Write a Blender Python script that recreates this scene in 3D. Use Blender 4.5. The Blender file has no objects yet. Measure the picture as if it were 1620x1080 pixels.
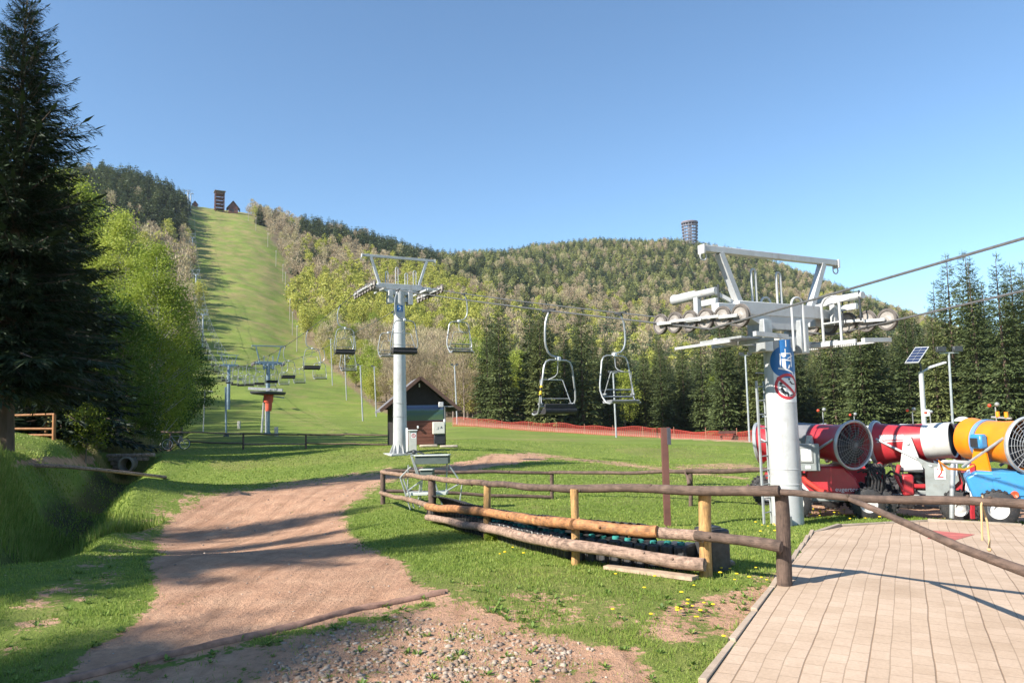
import bpy, bmesh, math, random
import numpy as np
from mathutils import Vector, Matrix
R = math.radians
SC = bpy.context.scene
COL = SC.collection
rnd = random.Random(7)
rng = np.random.default_rng(11)

# ---------------------------------------------------------------- camera
CAMZ = 1.85
FPX = 1170.0                      # focal length in pixels of the 1620 px wide photograph
PITCH, ROLL = R(6.0), R(-1.2)
cam_d = bpy.data.cameras.new("camera"); cam = bpy.data.objects.new("camera", cam_d); COL.objects.link(cam)
cam_d.sensor_width = 36.0; cam_d.lens = FPX / 1620 * 36; cam_d.clip_end = 6000; cam_d.clip_start = 0.05
RM = Matrix.Rotation(R(90) + PITCH, 3, 'X') @ Matrix.Rotation(ROLL, 3, 'Z')
cam.matrix_world = Matrix.Translation((0, 0, CAMZ)) @ RM.to_4x4()
SC.camera = cam
RMN = np.array(RM)

# ---------------------------------------------------------------- light
SUN_EL = R(36); SHADOW_AZ = R(57)         # shadows fall to the right and away
to_sun = Vector((-math.sin(SHADOW_AZ) * math.cos(SUN_EL), -math.cos(SHADOW_AZ) * math.cos(SUN_EL), math.sin(SUN_EL)))
w = bpy.data.worlds.new("World"); SC.world = w; w.use_nodes = True
nt = w.node_tree; nt.nodes.clear()
sky = nt.nodes.new('ShaderNodeTexSky'); sky.sky_type = 'NISHITA'; sky.sun_disc = False
sky.sun_elevation = SUN_EL; sky.sun_rotation = math.atan2(to_sun.x, to_sun.y)
sky.altitude = 300; sky.air_density = 0.95; sky.dust_density = 0.0; sky.ozone_density = 1.5
bg = nt.nodes.new('ShaderNodeBackground'); bg.inputs['Strength'].default_value = 0.088
wo = nt.nodes.new('ShaderNodeOutputWorld')
tm = nt.nodes.new('ShaderNodeMix'); tm.data_type = 'RGBA'; tm.blend_type = 'MULTIPLY'; tm.inputs[0].default_value = 1.0; tm.inputs[7].default_value = (.94, 1.12, 1.19, 1)
nt.links.new(sky.outputs[0], tm.inputs[6]); nt.links.new(tm.outputs[2], bg.inputs[0]); nt.links.new(bg.outputs[0], wo.inputs[0])
sd = bpy.data.lights.new("sun", 'SUN'); sd.energy = 4.9; sd.angle = R(0.6); sd.color = (1.0, 0.94, 0.84)
so = bpy.data.objects.new("sun", sd); COL.objects.link(so); so.rotation_euler = to_sun.to_track_quat('Z', 'Y').to_euler(); so.location = (-30, -20, 40)
SC.view_settings.view_transform = 'Standard'; SC.view_settings.look = 'None'
SC.view_settings.exposure = 1.07; SC.view_settings.gamma = 1.0
SC.cycles.max_bounces = 6; SC.cycles.transparent_max_bounces = 8

# ---------------------------------------------------------------- pixel helpers (photo pixels -> world point at forward distance Y)
def P(px, py, Y):
    d = RM @ Vector(((px - 810) / FPX, -(py - 540) / FPX, -1.0))
    d *= Y / d.y
    return Vector((d.x, d.y, d.z + CAMZ))
def proj(x, y, z):
    p = np.stack([x, y, np.asarray(z) - CAMZ], -1) @ RMN      # = R^T p
    q = -p[..., 2]
    q = np.where(np.abs(q) < 1e-3, 1e-3, q)
    px = 810 + FPX * p[..., 0] / q; py = 540 - FPX * p[..., 1] / q
    bad = q < 0.2
    return np.where(bad, -9e3, px), np.where(bad, 9e3, py)

# ---------------------------------------------------------------- noise
def _h(ix, iy, s):
    n = (ix.astype(np.int64) * 374761393 + iy.astype(np.int64) * 668265263 + s * 974711) & 0x7fffffff
    n = ((n ^ (n >> 13)) * 1274126177) & 0x7fffffff
    return ((n ^ (n >> 16)) & 0xffff) / 65535.0
def vnoise(x, y, s=0):
    x = np.asarray(x, float); y = np.asarray(y, float)
    ix = np.floor(x); iy = np.floor(y); fx = x - ix; fy = y - iy
    fx = fx * fx * (3 - 2 * fx); fy = fy * fy * (3 - 2 * fy)
    ix = ix.astype(int); iy = iy.astype(int)
    a = _h(ix, iy, s); b = _h(ix + 1, iy, s); c = _h(ix, iy + 1, s); d = _h(ix + 1, iy + 1, s)
    return (a * (1 - fx) + b * fx) * (1 - fy) + (c * (1 - fx) + d * fx) * fy
def fbm(x, y, o=4, s=0):
    v = 0; a = .5; t = 0
    for i in range(o):
        v = v + a * vnoise(x * 2 ** i, y * 2 ** i, s + i); t += a; a *= .5
    return v / t
def sstep(a, b, x):
    t = np.clip((x - a) / (b - a), 0, 1); return t * t * (3 - 2 * t)

# ---------------------------------------------------------------- terrain height
near_px = [(1241,928,7.8),(1115,912,8.4),(908,892,9.3),(771,852,12.3),(683,822,15.5),(606,797,19.5),(873,790,20),(1093,785,19),
 (1245,832,14.5),(1055,832,14.2),(1400,815,16.5),(1600,818,16.0),(1300,834,13.7),(1470,827,13.3),(1620,833,12.8),
 (500,770,22.8),(300,880,10.5),(203,722,40),(190,757,28),(100,810,16.8),(50,850,12.9),
 (25,726,17.5),(45,742,17),(0,760,14.5),(-60,770,12.5),(-60,720,14),(0,716,22),(80,702,28),(120,700,35),(200,708,46),(280,706,49),(640,706,47),(633,718,35),(676,703,38.5),
 (740,700,49),(900,720,47),(1150,745,31),(1150,712,50),(1400,722,48),(1600,720,50),(800,716,42),(-300,720,20),(-300,700,45),(2000,800,20),(2000,730,50)]
near_w = [(0,3,0),(3,3,0),(-3,3,0),(0,6,0),(6,6,-.02),(-5,6,.02),(0,-12,0),(12,-8,0),(-14,-8,.7),(-12,3,1.0),(-13,8,1.1),(14,4,-.1),(20,10,-.4),(-30,-5,1.6),(30,-15,0),(-30,-30,1.5),(0,-45,0),(40,0,-.5),(-45,0,2.2)]
NP_ = [tuple(P(*c)) for c in near_px] + near_w
A_ = np.array(NP_)
def _tps(r2): return np.where(r2 > 1e-9, .5 * r2 * np.log(np.maximum(r2, 1e-9)), 0)
_n = len(A_); K = np.zeros((_n + 3, _n + 3))
dd = ((A_[:, None, :2] - A_[None, :, :2]) ** 2).sum(-1)
K[:_n, :_n] = _tps(dd) + np.eye(_n) * 1.0
K[:_n, _n] = 1; K[:_n, _n + 1:] = A_[:, :2]; K[_n, :_n] = 1; K[_n + 1:, :_n] = A_[:, :2].T
W_ = np.linalg.solve(K, np.concatenate([A_[:, 2], np.zeros(3)]))
def near_z(x, y):
    x = np.clip(x, -60, 60); y = np.clip(y, -50, 75)
    z = W_[_n] + W_[_n + 1] * x + W_[_n + 2] * y
    for i in range(_n):
        z = z + W_[i] * _tps((x - A_[i, 0]) ** 2 + (y - A_[i, 1]) ** 2)
    return z
cols = [
 (-600, [(60,690),(150,650),(300,560),(480,440),(620,400),(800,430)]),
 (-100, [(60,694),(150,640),(300,500),(450,350),(560,300),(750,340)]),
 (110, [(60,697),(150,645),(300,480),(440,315),(520,272),(700,320)]),
 (210, [(60,700),(142,647),(300,480),(440,322),(530,280),(700,330)]),
 (300, [(60,700),(85,689),(142,648),(240,548),(310,483),(420,402),(520,347),(580,324),(640,330),(850,430)]),
 (345, [(60,700),(85,688),(142,649),(240,555),(310,490),(420,408),(520,352),(590,328),(650,335),(850,430)]),
 (400, [(60,700),(85,687),(142,651),(240,562),(310,502),(420,420),(520,362),(600,335),(650,342),(850,430)]),
 (470, [(60,702),(85,688),(142,656),(240,585),(310,530),(420,452),(520,395),(620,352),(850,430)]),
 (550, [(60,704),(85,690),(142,660),(200,620),(300,540),(420,455),(520,405),(640,366),(850,440)]),
 (650, [(60,704),(90,688),(130,668),(200,628),(300,555),(420,475),(550,420),(700,400),(900,460)]),
 (750, [(60,698),(90,684),(110,670),(160,655),(300,580),(500,480),(700,420),(850,402),(1050,450)]),
 (850, [(60,702),(90,686),(108,677),(160,665),(300,600),(500,510),(800,420),(980,390),(1250,440)]),
 (950, [(60,706),(85,692),(100,685),(160,675),(300,610),(500,530),(800,440),(1020,379),(1300,430)]),
 (1092,[(60,706),(80,694),(100,690),(160,685),(300,630),(500,550),(800,450),(1050,378),(1300,430)]),
 (1200,[(50,712),(75,697),(100,692),(160,690),(300,650),(500,580),(800,470),(1050,398),(1300,450)]),
 (1300,[(50,715),(70,700),(100,694),(160,690),(300,660),(500,600),(800,490),(1000,436),(1300,480)]),
 (1400,[(50,718),(70,702),(100,695),(160,690),(300,670),(500,610),(800,520),(950,477),(1300,520)]),
 (1550,[(50,718),(70,702),(100,695),(160,690),(300,675),(500,630),(800,560),(950,530),(1300,560)]),
 (2100,[(50,720),(70,705),(100,700),(160,690),(300,680),(500,650),(800,600),(950,590),(1300,600)]),
]
RG = np.exp(np.linspace(math.log(45), math.log(2600), 160))
caz, ctab = [], []
for px, pts in cols:
    ps = [P(px, b, a) for a, b in pts]
    caz.append(math.atan2(ps[2].x, ps[2].y))
    rr = [math.hypot(p.x, p.y) for p in ps]; zz = [p.z for p in ps]
    rr += [2600]; zz += [zz[-1] * .25]
    ctab.append(np.interp(RG, rr, zz))
caz = np.array(caz); ctab = np.array(ctab)
AZG = np.linspace(caz[0], caz[-1], 260)
T = np.array([np.interp(AZG, caz, ctab[:, k]) for k in range(len(RG))]).T
def _smooth(T, n, axis):
    k = np.hanning(n + 2)[1:-1]; k /= k.sum()
    pad = [(0, 0), (0, 0)]; pad[axis] = (n // 2, n // 2)
    Tp = np.pad(T, pad, mode='edge')
    return np.apply_along_axis(lambda m: np.convolve(m, k, 'valid'), axis, Tp)
T = _smooth(_smooth(T, 7, 1), 9, 0)
def far_z(x, y):
    az = np.arctan2(x, y); r = np.hypot(x, y)
    # behind the camera the hills fade to gentle ground
    back = sstep(R(60), R(110), np.abs(az))
    u = np.clip((az - AZG[0]) / (AZG[1] - AZG[0]), 0, len(AZG) - 1.001)
    v = np.clip((np.log(np.maximum(r, 1)) - math.log(45)) / (math.log(2600 / 45) / 159), 0, 158.999)
    iu = u.astype(int); iv = v.astype(int); fu = u - iu; fv = v - iv
    z = (T[iu, iv] * (1 - fu) + T[iu + 1, iv] * fu) * (1 - fv) + (T[iu, iv + 1] * (1 - fu) + T[iu + 1, iv + 1] * fu) * fv
    return z * (1 - back) + back * (0.5 + 12 * sstep(100, 900, r))
# the ditch, a polyline of (x, y, depth, half width)
ditch = [(P(272, 660, 95), 1.6, 3.0), (P(258, 668, 78), 1.7, 2.6), (P(240, 690, 60), 1.9, 2.6), (P(222, 712, 47), 1.9, 2.3), (P(203, 738, 41), 1.75, 1.9),
         (P(168, 760, 29), 1.5, 2.0), (P(112, 795, 19.5), 1.4, 1.6), (P(45, 848, 14.2), 1.2, 1.4), (P(-60, 930, 10.2), 1.2, 1.4), (Vector((-9.0, 5, 0)), 1.0, 1.5), (Vector((-10, -15, 0)), .8, 1.6)]
def ditch_d(x, y):
    out = np.zeros_like(x); 
    for (p, d0, w0), (q, d1, w1) in zip(ditch[:-1], ditch[1:]):
        ax, ay, bx, by = p.x, p.y, q.x, q.y
        t = np.clip(((x - ax) * (bx - ax) + (y - ay) * (by - ay)) / ((bx - ax) ** 2 + (by - ay) ** 2), 0, 1)
        d = np.hypot(x - ax - t * (bx - ax), y - ay - t * (by - ay))
        ww = w0 + (w1 - w0) * t; dp = d0 + (d1 - d0) * t
        out = np.maximum(out, dp * (1 - sstep(.12, 1.0, d / ww)))
    # the culvert crossing: solid ground between two head walls
    c = P(203, 722, 43.6)
    return out * (1 - (1 - sstep(2.0, 2.4, np.abs(y - c.y))) * (np.abs(x - c.x) < 8))
def hz(x, y, detail=True):
    x = np.atleast_1d(np.asarray(x, float)); y = np.atleast_1d(np.asarray(y, float))
    r = np.hypot(x, y)
    wgt = sstep(50, 70, r)
    z = near_z(x, y) * (1 - wgt) + far_z(x, y) * wgt
    z = z - ditch_d(x, y)
    if detail:
        z = z + (fbm(x / 9, y / 9, 3, 5) - .5) * .22 * sstep(12, 40, r) * (1 + sstep(120, 400, r) * 8)
        z = z + (fbm(x / .9, y / .9, 3, 9) - .5) * .05
    return z
def gz(x, y): return float(hz([x], [y])[0])
def ground(px, py, rmax=900):
    """first hit of the pixel ray with the ground"""
    d = RM @ Vector(((px - 810) / FPX, -(py - 540) / FPX, -1.0)); d /= d.y
    ys = np.exp(np.linspace(math.log(2.5), math.log(rmax), 900))
    zz = hz(d.x * ys, ys, False); s = CAMZ + d.z * ys - zz
    k = np.argmax(s < 0) if (s < 0).any() else len(ys) - 1
    y = ys[k]; return Vector((d.x * y, y, gz(d.x * y, y)))

# ---------------------------------------------------------------- node materials
def nmat(name):
    m = bpy.data.materials.new(name); m.use_nodes = True; n = m.node_tree; n.nodes.clear()
    o = n.nodes.new('ShaderNodeOutputMaterial'); b = n.nodes.new('ShaderNodeBsdfPrincipled')
    n.links.new(b.outputs[0], o.inputs[0]); return m, n, b, o
def noise(n, scale, detail=4, coord='Object', rough=.55, stretch=None):
    tc = n.nodes.new('ShaderNodeTexCoord'); t = n.nodes.new('ShaderNodeTexNoise')
    t.inputs['Scale'].default_value = scale; t.inputs['Detail'].default_value = detail; t.inputs['Roughness'].default_value = rough
    if stretch:
        mp = n.nodes.new('ShaderNodeMapping'); mp.inputs['Scale'].default_value = stretch
        n.links.new(tc.outputs[coord], mp.inputs[0]); n.links.new(mp.outputs[0], t.inputs[0])
    else: n.links.new(tc.outputs[coord], t.inputs[0])
    return t.outputs[0]
def ramp(n, fac, stops):
    r = n.nodes.new('ShaderNodeValToRGB'); e = r.color_ramp.elements
    while len(e) < len(stops): e.new(.5)
    for k, (p, c) in enumerate(stops):
        e[k].position = p; e[k].color = (*c, 1) if len(c) == 3 else c
    n.links.new(fac, r.inputs[0]); return r.outputs[0]
def mix(n, fac, a, b, mode='MIX'):
    m = n.nodes.new('ShaderNodeMix'); m.data_type = 'RGBA'; m.blend_type = mode
    for s, v in ((m.inputs[0], fac), (m.inputs[6], a), (m.inputs[7], b)):
        if hasattr(v, 'links'): n.links.new(v, s)
        else: s.default_value = v if isinstance(v, (int, float)) else (*v, 1)
    return m.outputs[2]
def math_(n, op, a, b=0.0, clamp=False):
    m = n.nodes.new('ShaderNodeMath'); m.operation = op; m.use_clamp = clamp
    for s, v in ((m.inputs[0], a), (m.inputs[1], b)):
        if hasattr(v, 'links'): n.links.new(v, s)
        else: s.default_value = v
    return m.outputs[0]
def bump(n, b, h, strength=.3, dist=.02):
    u = n.nodes.new('ShaderNodeBump'); u.inputs['Strength'].default_value = strength; u.inputs['Distance'].default_value = dist
    n.links.new(h, u.inputs['Height']); n.links.new(u.outputs[0], b.inputs['Normal'])
def attr(n, name):
    a = n.nodes.new('ShaderNodeAttribute'); a.attribute_name = name; return a.outputs['Fac']
_mc = {}
def M(name, col, rough=.5, metal=0.0, var=.25, scale=6, bmp=0.0, stretch=None, dirt=0.0, grain=0.0, rust=0.0):
    """painted, metal, wooden or plastic surface with uneven tone and grime"""
    if name in _mc: return _mc[name]
    m, n, b, o = nmat(name)
    f = noise(n, scale, 5, stretch=stretch)
    dark = tuple(c * (1 - var) for c in col); lite = tuple(min(1, c * (1 + var * .6)) for c in col)
    c = ramp(n, f, [(.3, dark), (.7, lite)])
    if dirt:
        g = noise(n, scale * 2.7, 6, rough=.7); gm = ramp(n, g, [(.52, (0, 0, 0)), (.68, (dirt,) * 3)])
        c = mix(n, gm, c, (.16, .11, .075))
    if grain:
        gg = noise(n, 9, 8, coord='Generated', rough=.75); c = mix(n, 1.0, c, ramp(n, gg, [(.34, (1 - grain,) * 3), (.5, (1, 1, 1)), (.72, (1 + grain * .5,) * 3)]), 'MULTIPLY')
    if rust:
        rg = noise(n, 3.2, 6, rough=.7, stretch=(3, 3, .35)); c = mix(n, ramp(n, rg, [(.58, (0, 0, 0)), (.66, (rust,) * 3)]), c, (.27, .17, .10))
    n.links.new(c, b.inputs['Base Color']); b.inputs['Roughness'].default_value = rough; b.inputs['Metallic'].default_value = metal
    if grain: bump(n, b, gg, .9, .01); bmp = 0
    if bmp: bump(n, b, noise(n, scale * 4, 6, stretch=stretch), .6, bmp)
    _mc[name] = m; return m
def leafmat(name, stops, stuff=False, trans=.35, rough=.55):
    """leaf faces: colour differs tree by tree (object random or 'tint') and leaf by leaf"""
    m, n, b, o = nmat(name)
    if stuff: v = attr(n, 'tint')
    else:
        oi = n.nodes.new('ShaderNodeObjectInfo'); v = oi.outputs['Random']
    g = n.nodes.new('ShaderNodeNewGeometry'); rp = g.outputs['Random Per Island']
    v = math_(n, 'ADD', math_(n, 'MULTIPLY', v, .65), math_(n, 'MULTIPLY', rp, .35))
    c = ramp(n, v, stops)
    n.links.new(c, b.inputs['Base Color']); b.inputs['Roughness'].default_value = rough
    b.inputs['Specular IOR Level'].default_value = .25
    t = n.nodes.new('ShaderNodeBsdfTranslucent'); n.links.new(c, t.inputs[0])
    ms = n.nodes.new('ShaderNodeMixShader'); ms.inputs[0].default_value = trans
    n.links.new(b.outputs[0], ms.inputs[1]); n.links.new(t.outputs[0], ms.inputs[2]); n.links.new(ms.outputs[0], o.inputs[0])
    return m

# ---------------------------------------------------------------- mesh builder
class MB:
    def __init__(s): s.v = []; s.f = []; s.T = Matrix.Identity(4)
    def pt(s, *p): s.v.append(tuple(s.T @ Vector(p if len(p) == 3 else p[0]))); return len(s.v) - 1
    def box(s, c, d, rz=0, rx=0, ry=0, bev=0.0, taper=1.0):
        m = Matrix.Translation(c) @ Matrix.Rotation(rz, 4, 'Z') @ Matrix.Rotation(rx, 4, 'X') @ Matrix.Rotation(ry, 4, 'Y')
        hx, hy, hzz = d[0] / 2, d[1] / 2, d[2] / 2
        if bev <= 0:
            i = [s.pt(m @ Vector((sx * hx * (taper if sz > 0 else 1), sy * hy * (taper if sz > 0 else 1), sz * hzz))) for sz in (-1, 1) for sx, sy in ((-1, -1), (1, -1), (1, 1), (-1, 1))]
            s.f += [(i[3], i[2], i[1], i[0]), (i[4], i[5], i[6], i[7])] + [(i[k], i[(k + 1) % 4], i[4 + (k + 1) % 4], i[4 + k]) for k in range(4)]
        else:
            rings = []
            for z, q in ((-hzz, bev), (-hzz + bev, 0), (hzz - bev, 0), (hzz, bev)):
                rings.append([s.pt(m @ Vector((x, y, z))) for x, y in ((-hx + bev, -hy + q), (hx - bev, -hy + q), (hx - q, -hy + bev), (hx - q, hy - bev), (hx - bev, hy - q), (-hx + bev, hy - q), (-hx + q, hy - bev), (-hx + q, -hy + bev))])
            for a, b_ in zip(rings, rings[1:]): s.f += [(a[k], a[(k + 1) % 8], b_[(k + 1) % 8], b_[k]) for k in range(8)]
            s.f += [tuple(reversed(rings[0])), tuple(rings[-1])]
        return s
    def bar(s, p, q, w, h=None, up=(0, 0, 1)):
        h = h or w; p = Vector(p); q = Vector(q); d = (q - p).normalized(); u = Vector(up)
        if abs(d.dot(u)) > .98: u = Vector((0, 1, 0))
        x = d.cross(u).normalized(); u = x.cross(d)
        i = [s.pt(e + x * (a * w / 2) + u * (b * h / 2)) for e in (p, q) for a, b in ((-1, -1), (1, -1), (1, 1), (-1, 1))]
        s.f += [(i[3], i[2], i[1], i[0]), (i[4], i[5], i[6], i[7])] + [(i[k], i[(k + 1) % 4], i[4 + (k + 1) % 4], i[4 + k]) for k in range(4)]
        return s
    def tube(s, pts, r, n=8, caps=True, closed=False, wob=0.0):
        pts = [Vector(p) for p in pts]; m = len(pts); rs = r if isinstance(r, (list, tuple)) else [r] * m
        u = None; rings = []
        for k, p in enumerate(pts):
            if closed: d = pts[(k + 1) % m] - pts[k - 1]
            else: d = pts[min(k + 1, m - 1)] - pts[max(k - 1, 0)]
            d.normalize()
            if u is None: u = d.orthogonal().normalized()
            u = (u - d * u.dot(d)).normalized(); v = d.cross(u)
            rings.append([s.pt(p + (u * math.cos(a) + v * math.sin(a)) * rs[k] * (1 + (rnd.uniform(-wob, wob) if wob else 0))) for a in [2 * math.pi * j / n for j in range(n)]])
        pairs = list(zip(rings, rings[1:])) + ([(rings[-1], rings[0])] if closed else [])
        for a, b in pairs: s.f += [(a[j], a[(j + 1) % n], b[(j + 1) % n], b[j]) for j in range(n)]
        if caps and not closed: s.f += [tuple(reversed(rings[0])), tuple(rings[-1])]
        return s
    def cyl(s, p, q, r0, r1=None, n=20, caps=True): return s.tube([p, q], [r0, r0 if r1 is None else r1], n, caps)
    def lathe(s, p, axis, prof, n=28, close=False):
        """prof: (distance along axis, radius)"""
        p = Vector(p); d = Vector(axis).normalized(); u = d.orthogonal().normalized(); v = d.cross(u); rings = []
        for t, r in prof: rings.append([s.pt(p + d * t + (u * math.cos(a) + v * math.sin(a)) * r) for a in [2 * math.pi * j / n for j in range(n)]])
        prs = list(zip(rings, rings[1:])) + ([(rings[-1], rings[0])] if close else [])
        for a, b in prs: s.f += [(a[j], a[(j + 1) % n], b[(j + 1) % n], b[j]) for j in range(n)]
        return s
    def sphere(s, c, r, n=10, sz=1.0):
        prof = [(-r * sz * math.cos(math.pi * k / n), max(1e-4, r * math.sin(math.pi * k / n))) for k in range(n + 1)]
        return s.lathe(c, (0, 0, 1), prof, n * 2)
    def poly(s, pts, thick, nrm):
        """flat polygon with real thickness"""
        nv = Vector(nrm).normalized() * thick; a = [s.pt(Vector(p)) for p in pts]; b = [s.pt(Vector(p) + nv) for p in pts]; k = len(a)
        s.f += [tuple(reversed(a)), tuple(b)] + [(a[j], a[(j + 1) % k], b[(j + 1) % k], b[j]) for j in range(k)]; return s
    def build(s, name, mat, parent=None, world=False, smooth=True, label=None):
        me = bpy.data.meshes.new(name); v = s.v
        if world and parent is not None:
            inv = parent.matrix_basis.inverted(); v = [tuple(inv @ Vector(p)) for p in v]
        me.from_pydata(v, [], s.f); me.materials.append(mat)
        bm = bmesh.new(); bm.from_mesh(me); bmesh.ops.recalc_face_normals(bm, faces=bm.faces)
        if smooth:
            for f in bm.faces: f.smooth = True
            for e in bm.edges:
                if len(e.link_faces) == 2 and e.calc_face_angle(0) > R(38): e.smooth = False
        bm.to_mesh(me); bm.free()
        o = bpy.data.objects.new(name, me); COL.objects.link(o)
        if parent is not None: o.parent = parent
        if label: o['label'] = label
        return o
def tag(o, label, cat, group=None, kind=None):
    o['label'] = label; o['category'] = cat
    if group: o['group'] = group
    if kind: o['kind'] = kind
    return o
def thing(name, label, cat, loc, rz=0.0, group=None):
    o = bpy.data.objects.new(name, None); COL.objects.link(o); o.empty_display_size = .3
    o.matrix_basis = Matrix.Translation(loc) @ Matrix.Rotation(rz, 4, 'Z')
    return tag(o, label, cat, group)
def structure(o): o['kind'] = 'structure'; return o
def copy_tree(src, loc, rz=0.0, label=None, scale=1.0):
    """src: root object; copies it, its parts and their sub-parts"""
    c = src.copy(); COL.objects.link(c); c.matrix_basis = Matrix.Translation(loc) @ Matrix.Rotation(rz, 4, 'Z') @ Matrix.Scale(scale, 4)
    if label: c['label'] = label
    def rec(a, b):
        for ch in kids.get(a.name, []):
            d = ch.copy(); COL.objects.link(d); d.parent = b; rec(ch, d)
    kids = {}
    for o in COL.objects:
        if o.parent: kids.setdefault(o.parent.name, []).append(o)
    rec(src, c); return c
def npmesh(name, V, F, mat, tints=None, smooth=False):
    """V (n,3), F (m,k) numpy arrays, all faces with k corners"""
    me = bpy.data.meshes.new(name); k = F.shape[1]
    me.vertices.add(len(V)); me.vertices.foreach_set('co', np.ascontiguousarray(V, np.float32).ravel())
    me.loops.add(F.size); me.loops.foreach_set('vertex_index', np.ascontiguousarray(F, np.int32).ravel())
    me.polygons.add(len(F)); me.polygons.foreach_set('loop_start', np.arange(0, F.size, k, dtype=np.int32))
    if smooth: me.polygons.foreach_set('use_smooth', np.ones(len(F), bool))
    if tints is not None:
        for nm, t in tints.items():
            at = me.attributes.new(nm, 'FLOAT', 'POINT'); at.data.foreach_set('value', np.ascontiguousarray(t, np.float32))
    me.update(calc_edges=True)
    if mat: me.materials.append(mat)
    o = bpy.data.objects.new(name, me); COL.objects.link(o); return o

# ---------------------------------------------------------------- ground cover masks, traced on the ground
def inpoly(px, py, poly, soft):
    """signed soft mask of a pixel polygon"""
    n = len(poly); ins = np.zeros(px.shape, bool); dm = np.full(px.shape, 1e9)
    for i in range(n):
        x0, y0 = poly[i]; x1, y1 = poly[(i + 1) % n]
        c = ((y0 > py) != (y1 > py)) & (px < (x1 - x0) * (py - y0) / ((y1 - y0) if y1 != y0 else 1e-9) + x0)
        ins ^= c
        t = np.clip(((px - x0) * (x1 - x0) + (py - y0) * (y1 - y0)) / max(1e-9, (x1 - x0) ** 2 + (y1 - y0) ** 2), 0, 1)
        dm = np.minimum(dm, np.hypot(px - x0 - t * (x1 - x0), (py - y0 - t * (y1 - y0)) * 2.0))
    sd_ = np.where(ins, dm, -dm)
    return sstep(-soft, soft, sd_)
RUN = [(288,300),(292,330),(298,380),(305,430),(312,490),(300,560),(285,600),(270,640),(230,668),(235,700),(1650,712),(1650,703),(1200,698),(960,684),(720,668),(640,663),(600,650),(560,620),(520,580),(485,540),(468,505),(464,470),(452,420),(440,392),(425,365),(400,345),(380,330),(345,290)]
DIRT = [([(645,756),(590,775),(548,800),(538,820),(570,862),(640,892),(665,925),(715,940),(420,1008),(130,1085),(105,1075),(180,1010),(232,960),(250,900),(250,840),(290,800),(350,782),(430,768),(520,758),(620,742)], 24, 1.0),
        ([(600,748),(690,738),(770,722),(830,715),(905,722),(840,730),(760,742),(650,757)], 7, .9),
        ([(860,718),(960,728),(1090,744),(1185,753),(1185,757),(1080,749),(950,733),(850,722)], 3, .6),
        ([(1060,738),(1180,733),(1210,738),(1190,744),(1080,743)], 5, .6),
        ([(715,671),(960,688),(1200,700),(1650,712),(1650,702),(1200,696),(960,681),(720,666)], 3, 1.0),
        ([(1240,792),(1700,786),(1700,828),(1480,822),(1370,806),(1290,822),(1240,808)], 6, 1.0),
        ([(130,1085),(420,1012),(720,942),(800,968),(860,1000),(1000,1020),(1050,1090),(600,1200),(0,1200)], 34, .78),
        ([(1000,1000),(1060,950),(1150,925),(1235,905),(1200,960),(1150,1010),(1060,1020)], 30, .66),
        ([(560,950),(700,925),(900,925),(1000,960),(980,1000),(760,985)], 34, .42), ([(250,790),(330,770),(420,760),(300,830),(215,880),(190,930),(120,960),(60,1010),(0,1040),(0,960),(120,900),(200,840)], 24, .40),
        ([(480,640),(560,688),(640,700),(600,704),(520,690)], 6, .25), ([(150,720),(0,728),(-300,735),(-300,742),(0,733),(150,738)], 4, .8)]
def masks(x, y, z):
    px, py = proj(x, y, z); r = np.hypot(x, y)
    j = (fbm(x / .8, y / .8, 4, 3) - .5) * .8 + (fbm(x / 2.6, y / 2.6, 3, 8) - .5) * .9
    jx = j * np.clip(900 / np.maximum(r, 4), 1, 60)
    dirt = np.zeros_like(x)
    for poly, s, a in DIRT: dirt = np.maximum(dirt, a * inpoly(px + jx * .6, py + jx * .35, poly, s))
    dirt = np.where(py > 1300, .15, dirt) 
    far = sstep(70, 80, r)
    jr = (fbm(x / 11, y / 11, 3, 51) - .5) * 26 * sstep(120, 260, r)
    run = inpoly(px + jr, py, RUN, 4)
    low = (r < 118) & (py > 640) & (px < 720)
    forest = far * (1 - run) * np.where(low & (px > 270), 0, 1)
    return dirt, forest, px, py, r

# ================================================================ SETTING
# ---- paving outline in world coordinates
def gnear(px, py):
    d = RM @ Vector(((px - 810) / FPX, -(py - 540) / FPX, -1.0)); d /= d.y
    y = 8.0
    for _ in range(40):
        z = float(near_z(np.array([d.x * y]), np.array([y]))[0]); y = y * .5 + .5 * (z - CAMZ) / d.z
    return d.x * y, y
pl = [gnear(*c) for c in ((1122, 1080), (1228, 930), (1258, 886), (1275, 862), (1290, 842))]
ex = (pl[1][0] - pl[0][0]) / (pl[1][1] - pl[0][1])
pl = [(pl[0][0] - ex * (pl[0][1] + 5), -5.0)] + pl
pfar = [gnear(*c) for c in ((1290, 842), (1330, 834), (1400, 829), (1470, 826), (1620, 832))]
pfar += [(11, pfar[-1][1] - .5), (17, pfar[-1][1] - 1.2)]
pfx = np.array([p[0] for p in pfar]); pfy = np.array([p[1] for p in pfar]); ply = np.array([p[1] for p in pl]); plx = np.array([p[0] for p in pl])
def pave_z(x, y): return near_z(np.atleast_1d(np.asarray(x, float)), np.atleast_1d(np.asarray(y, float))) + .012
def in_pave(x, y, m=0.0):
    return (x > np.interp(y, ply, plx) + m) & (x < 17 - m) & (y > -5 + m) & (y < np.interp(x, pfx, pfy) - m)

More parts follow.
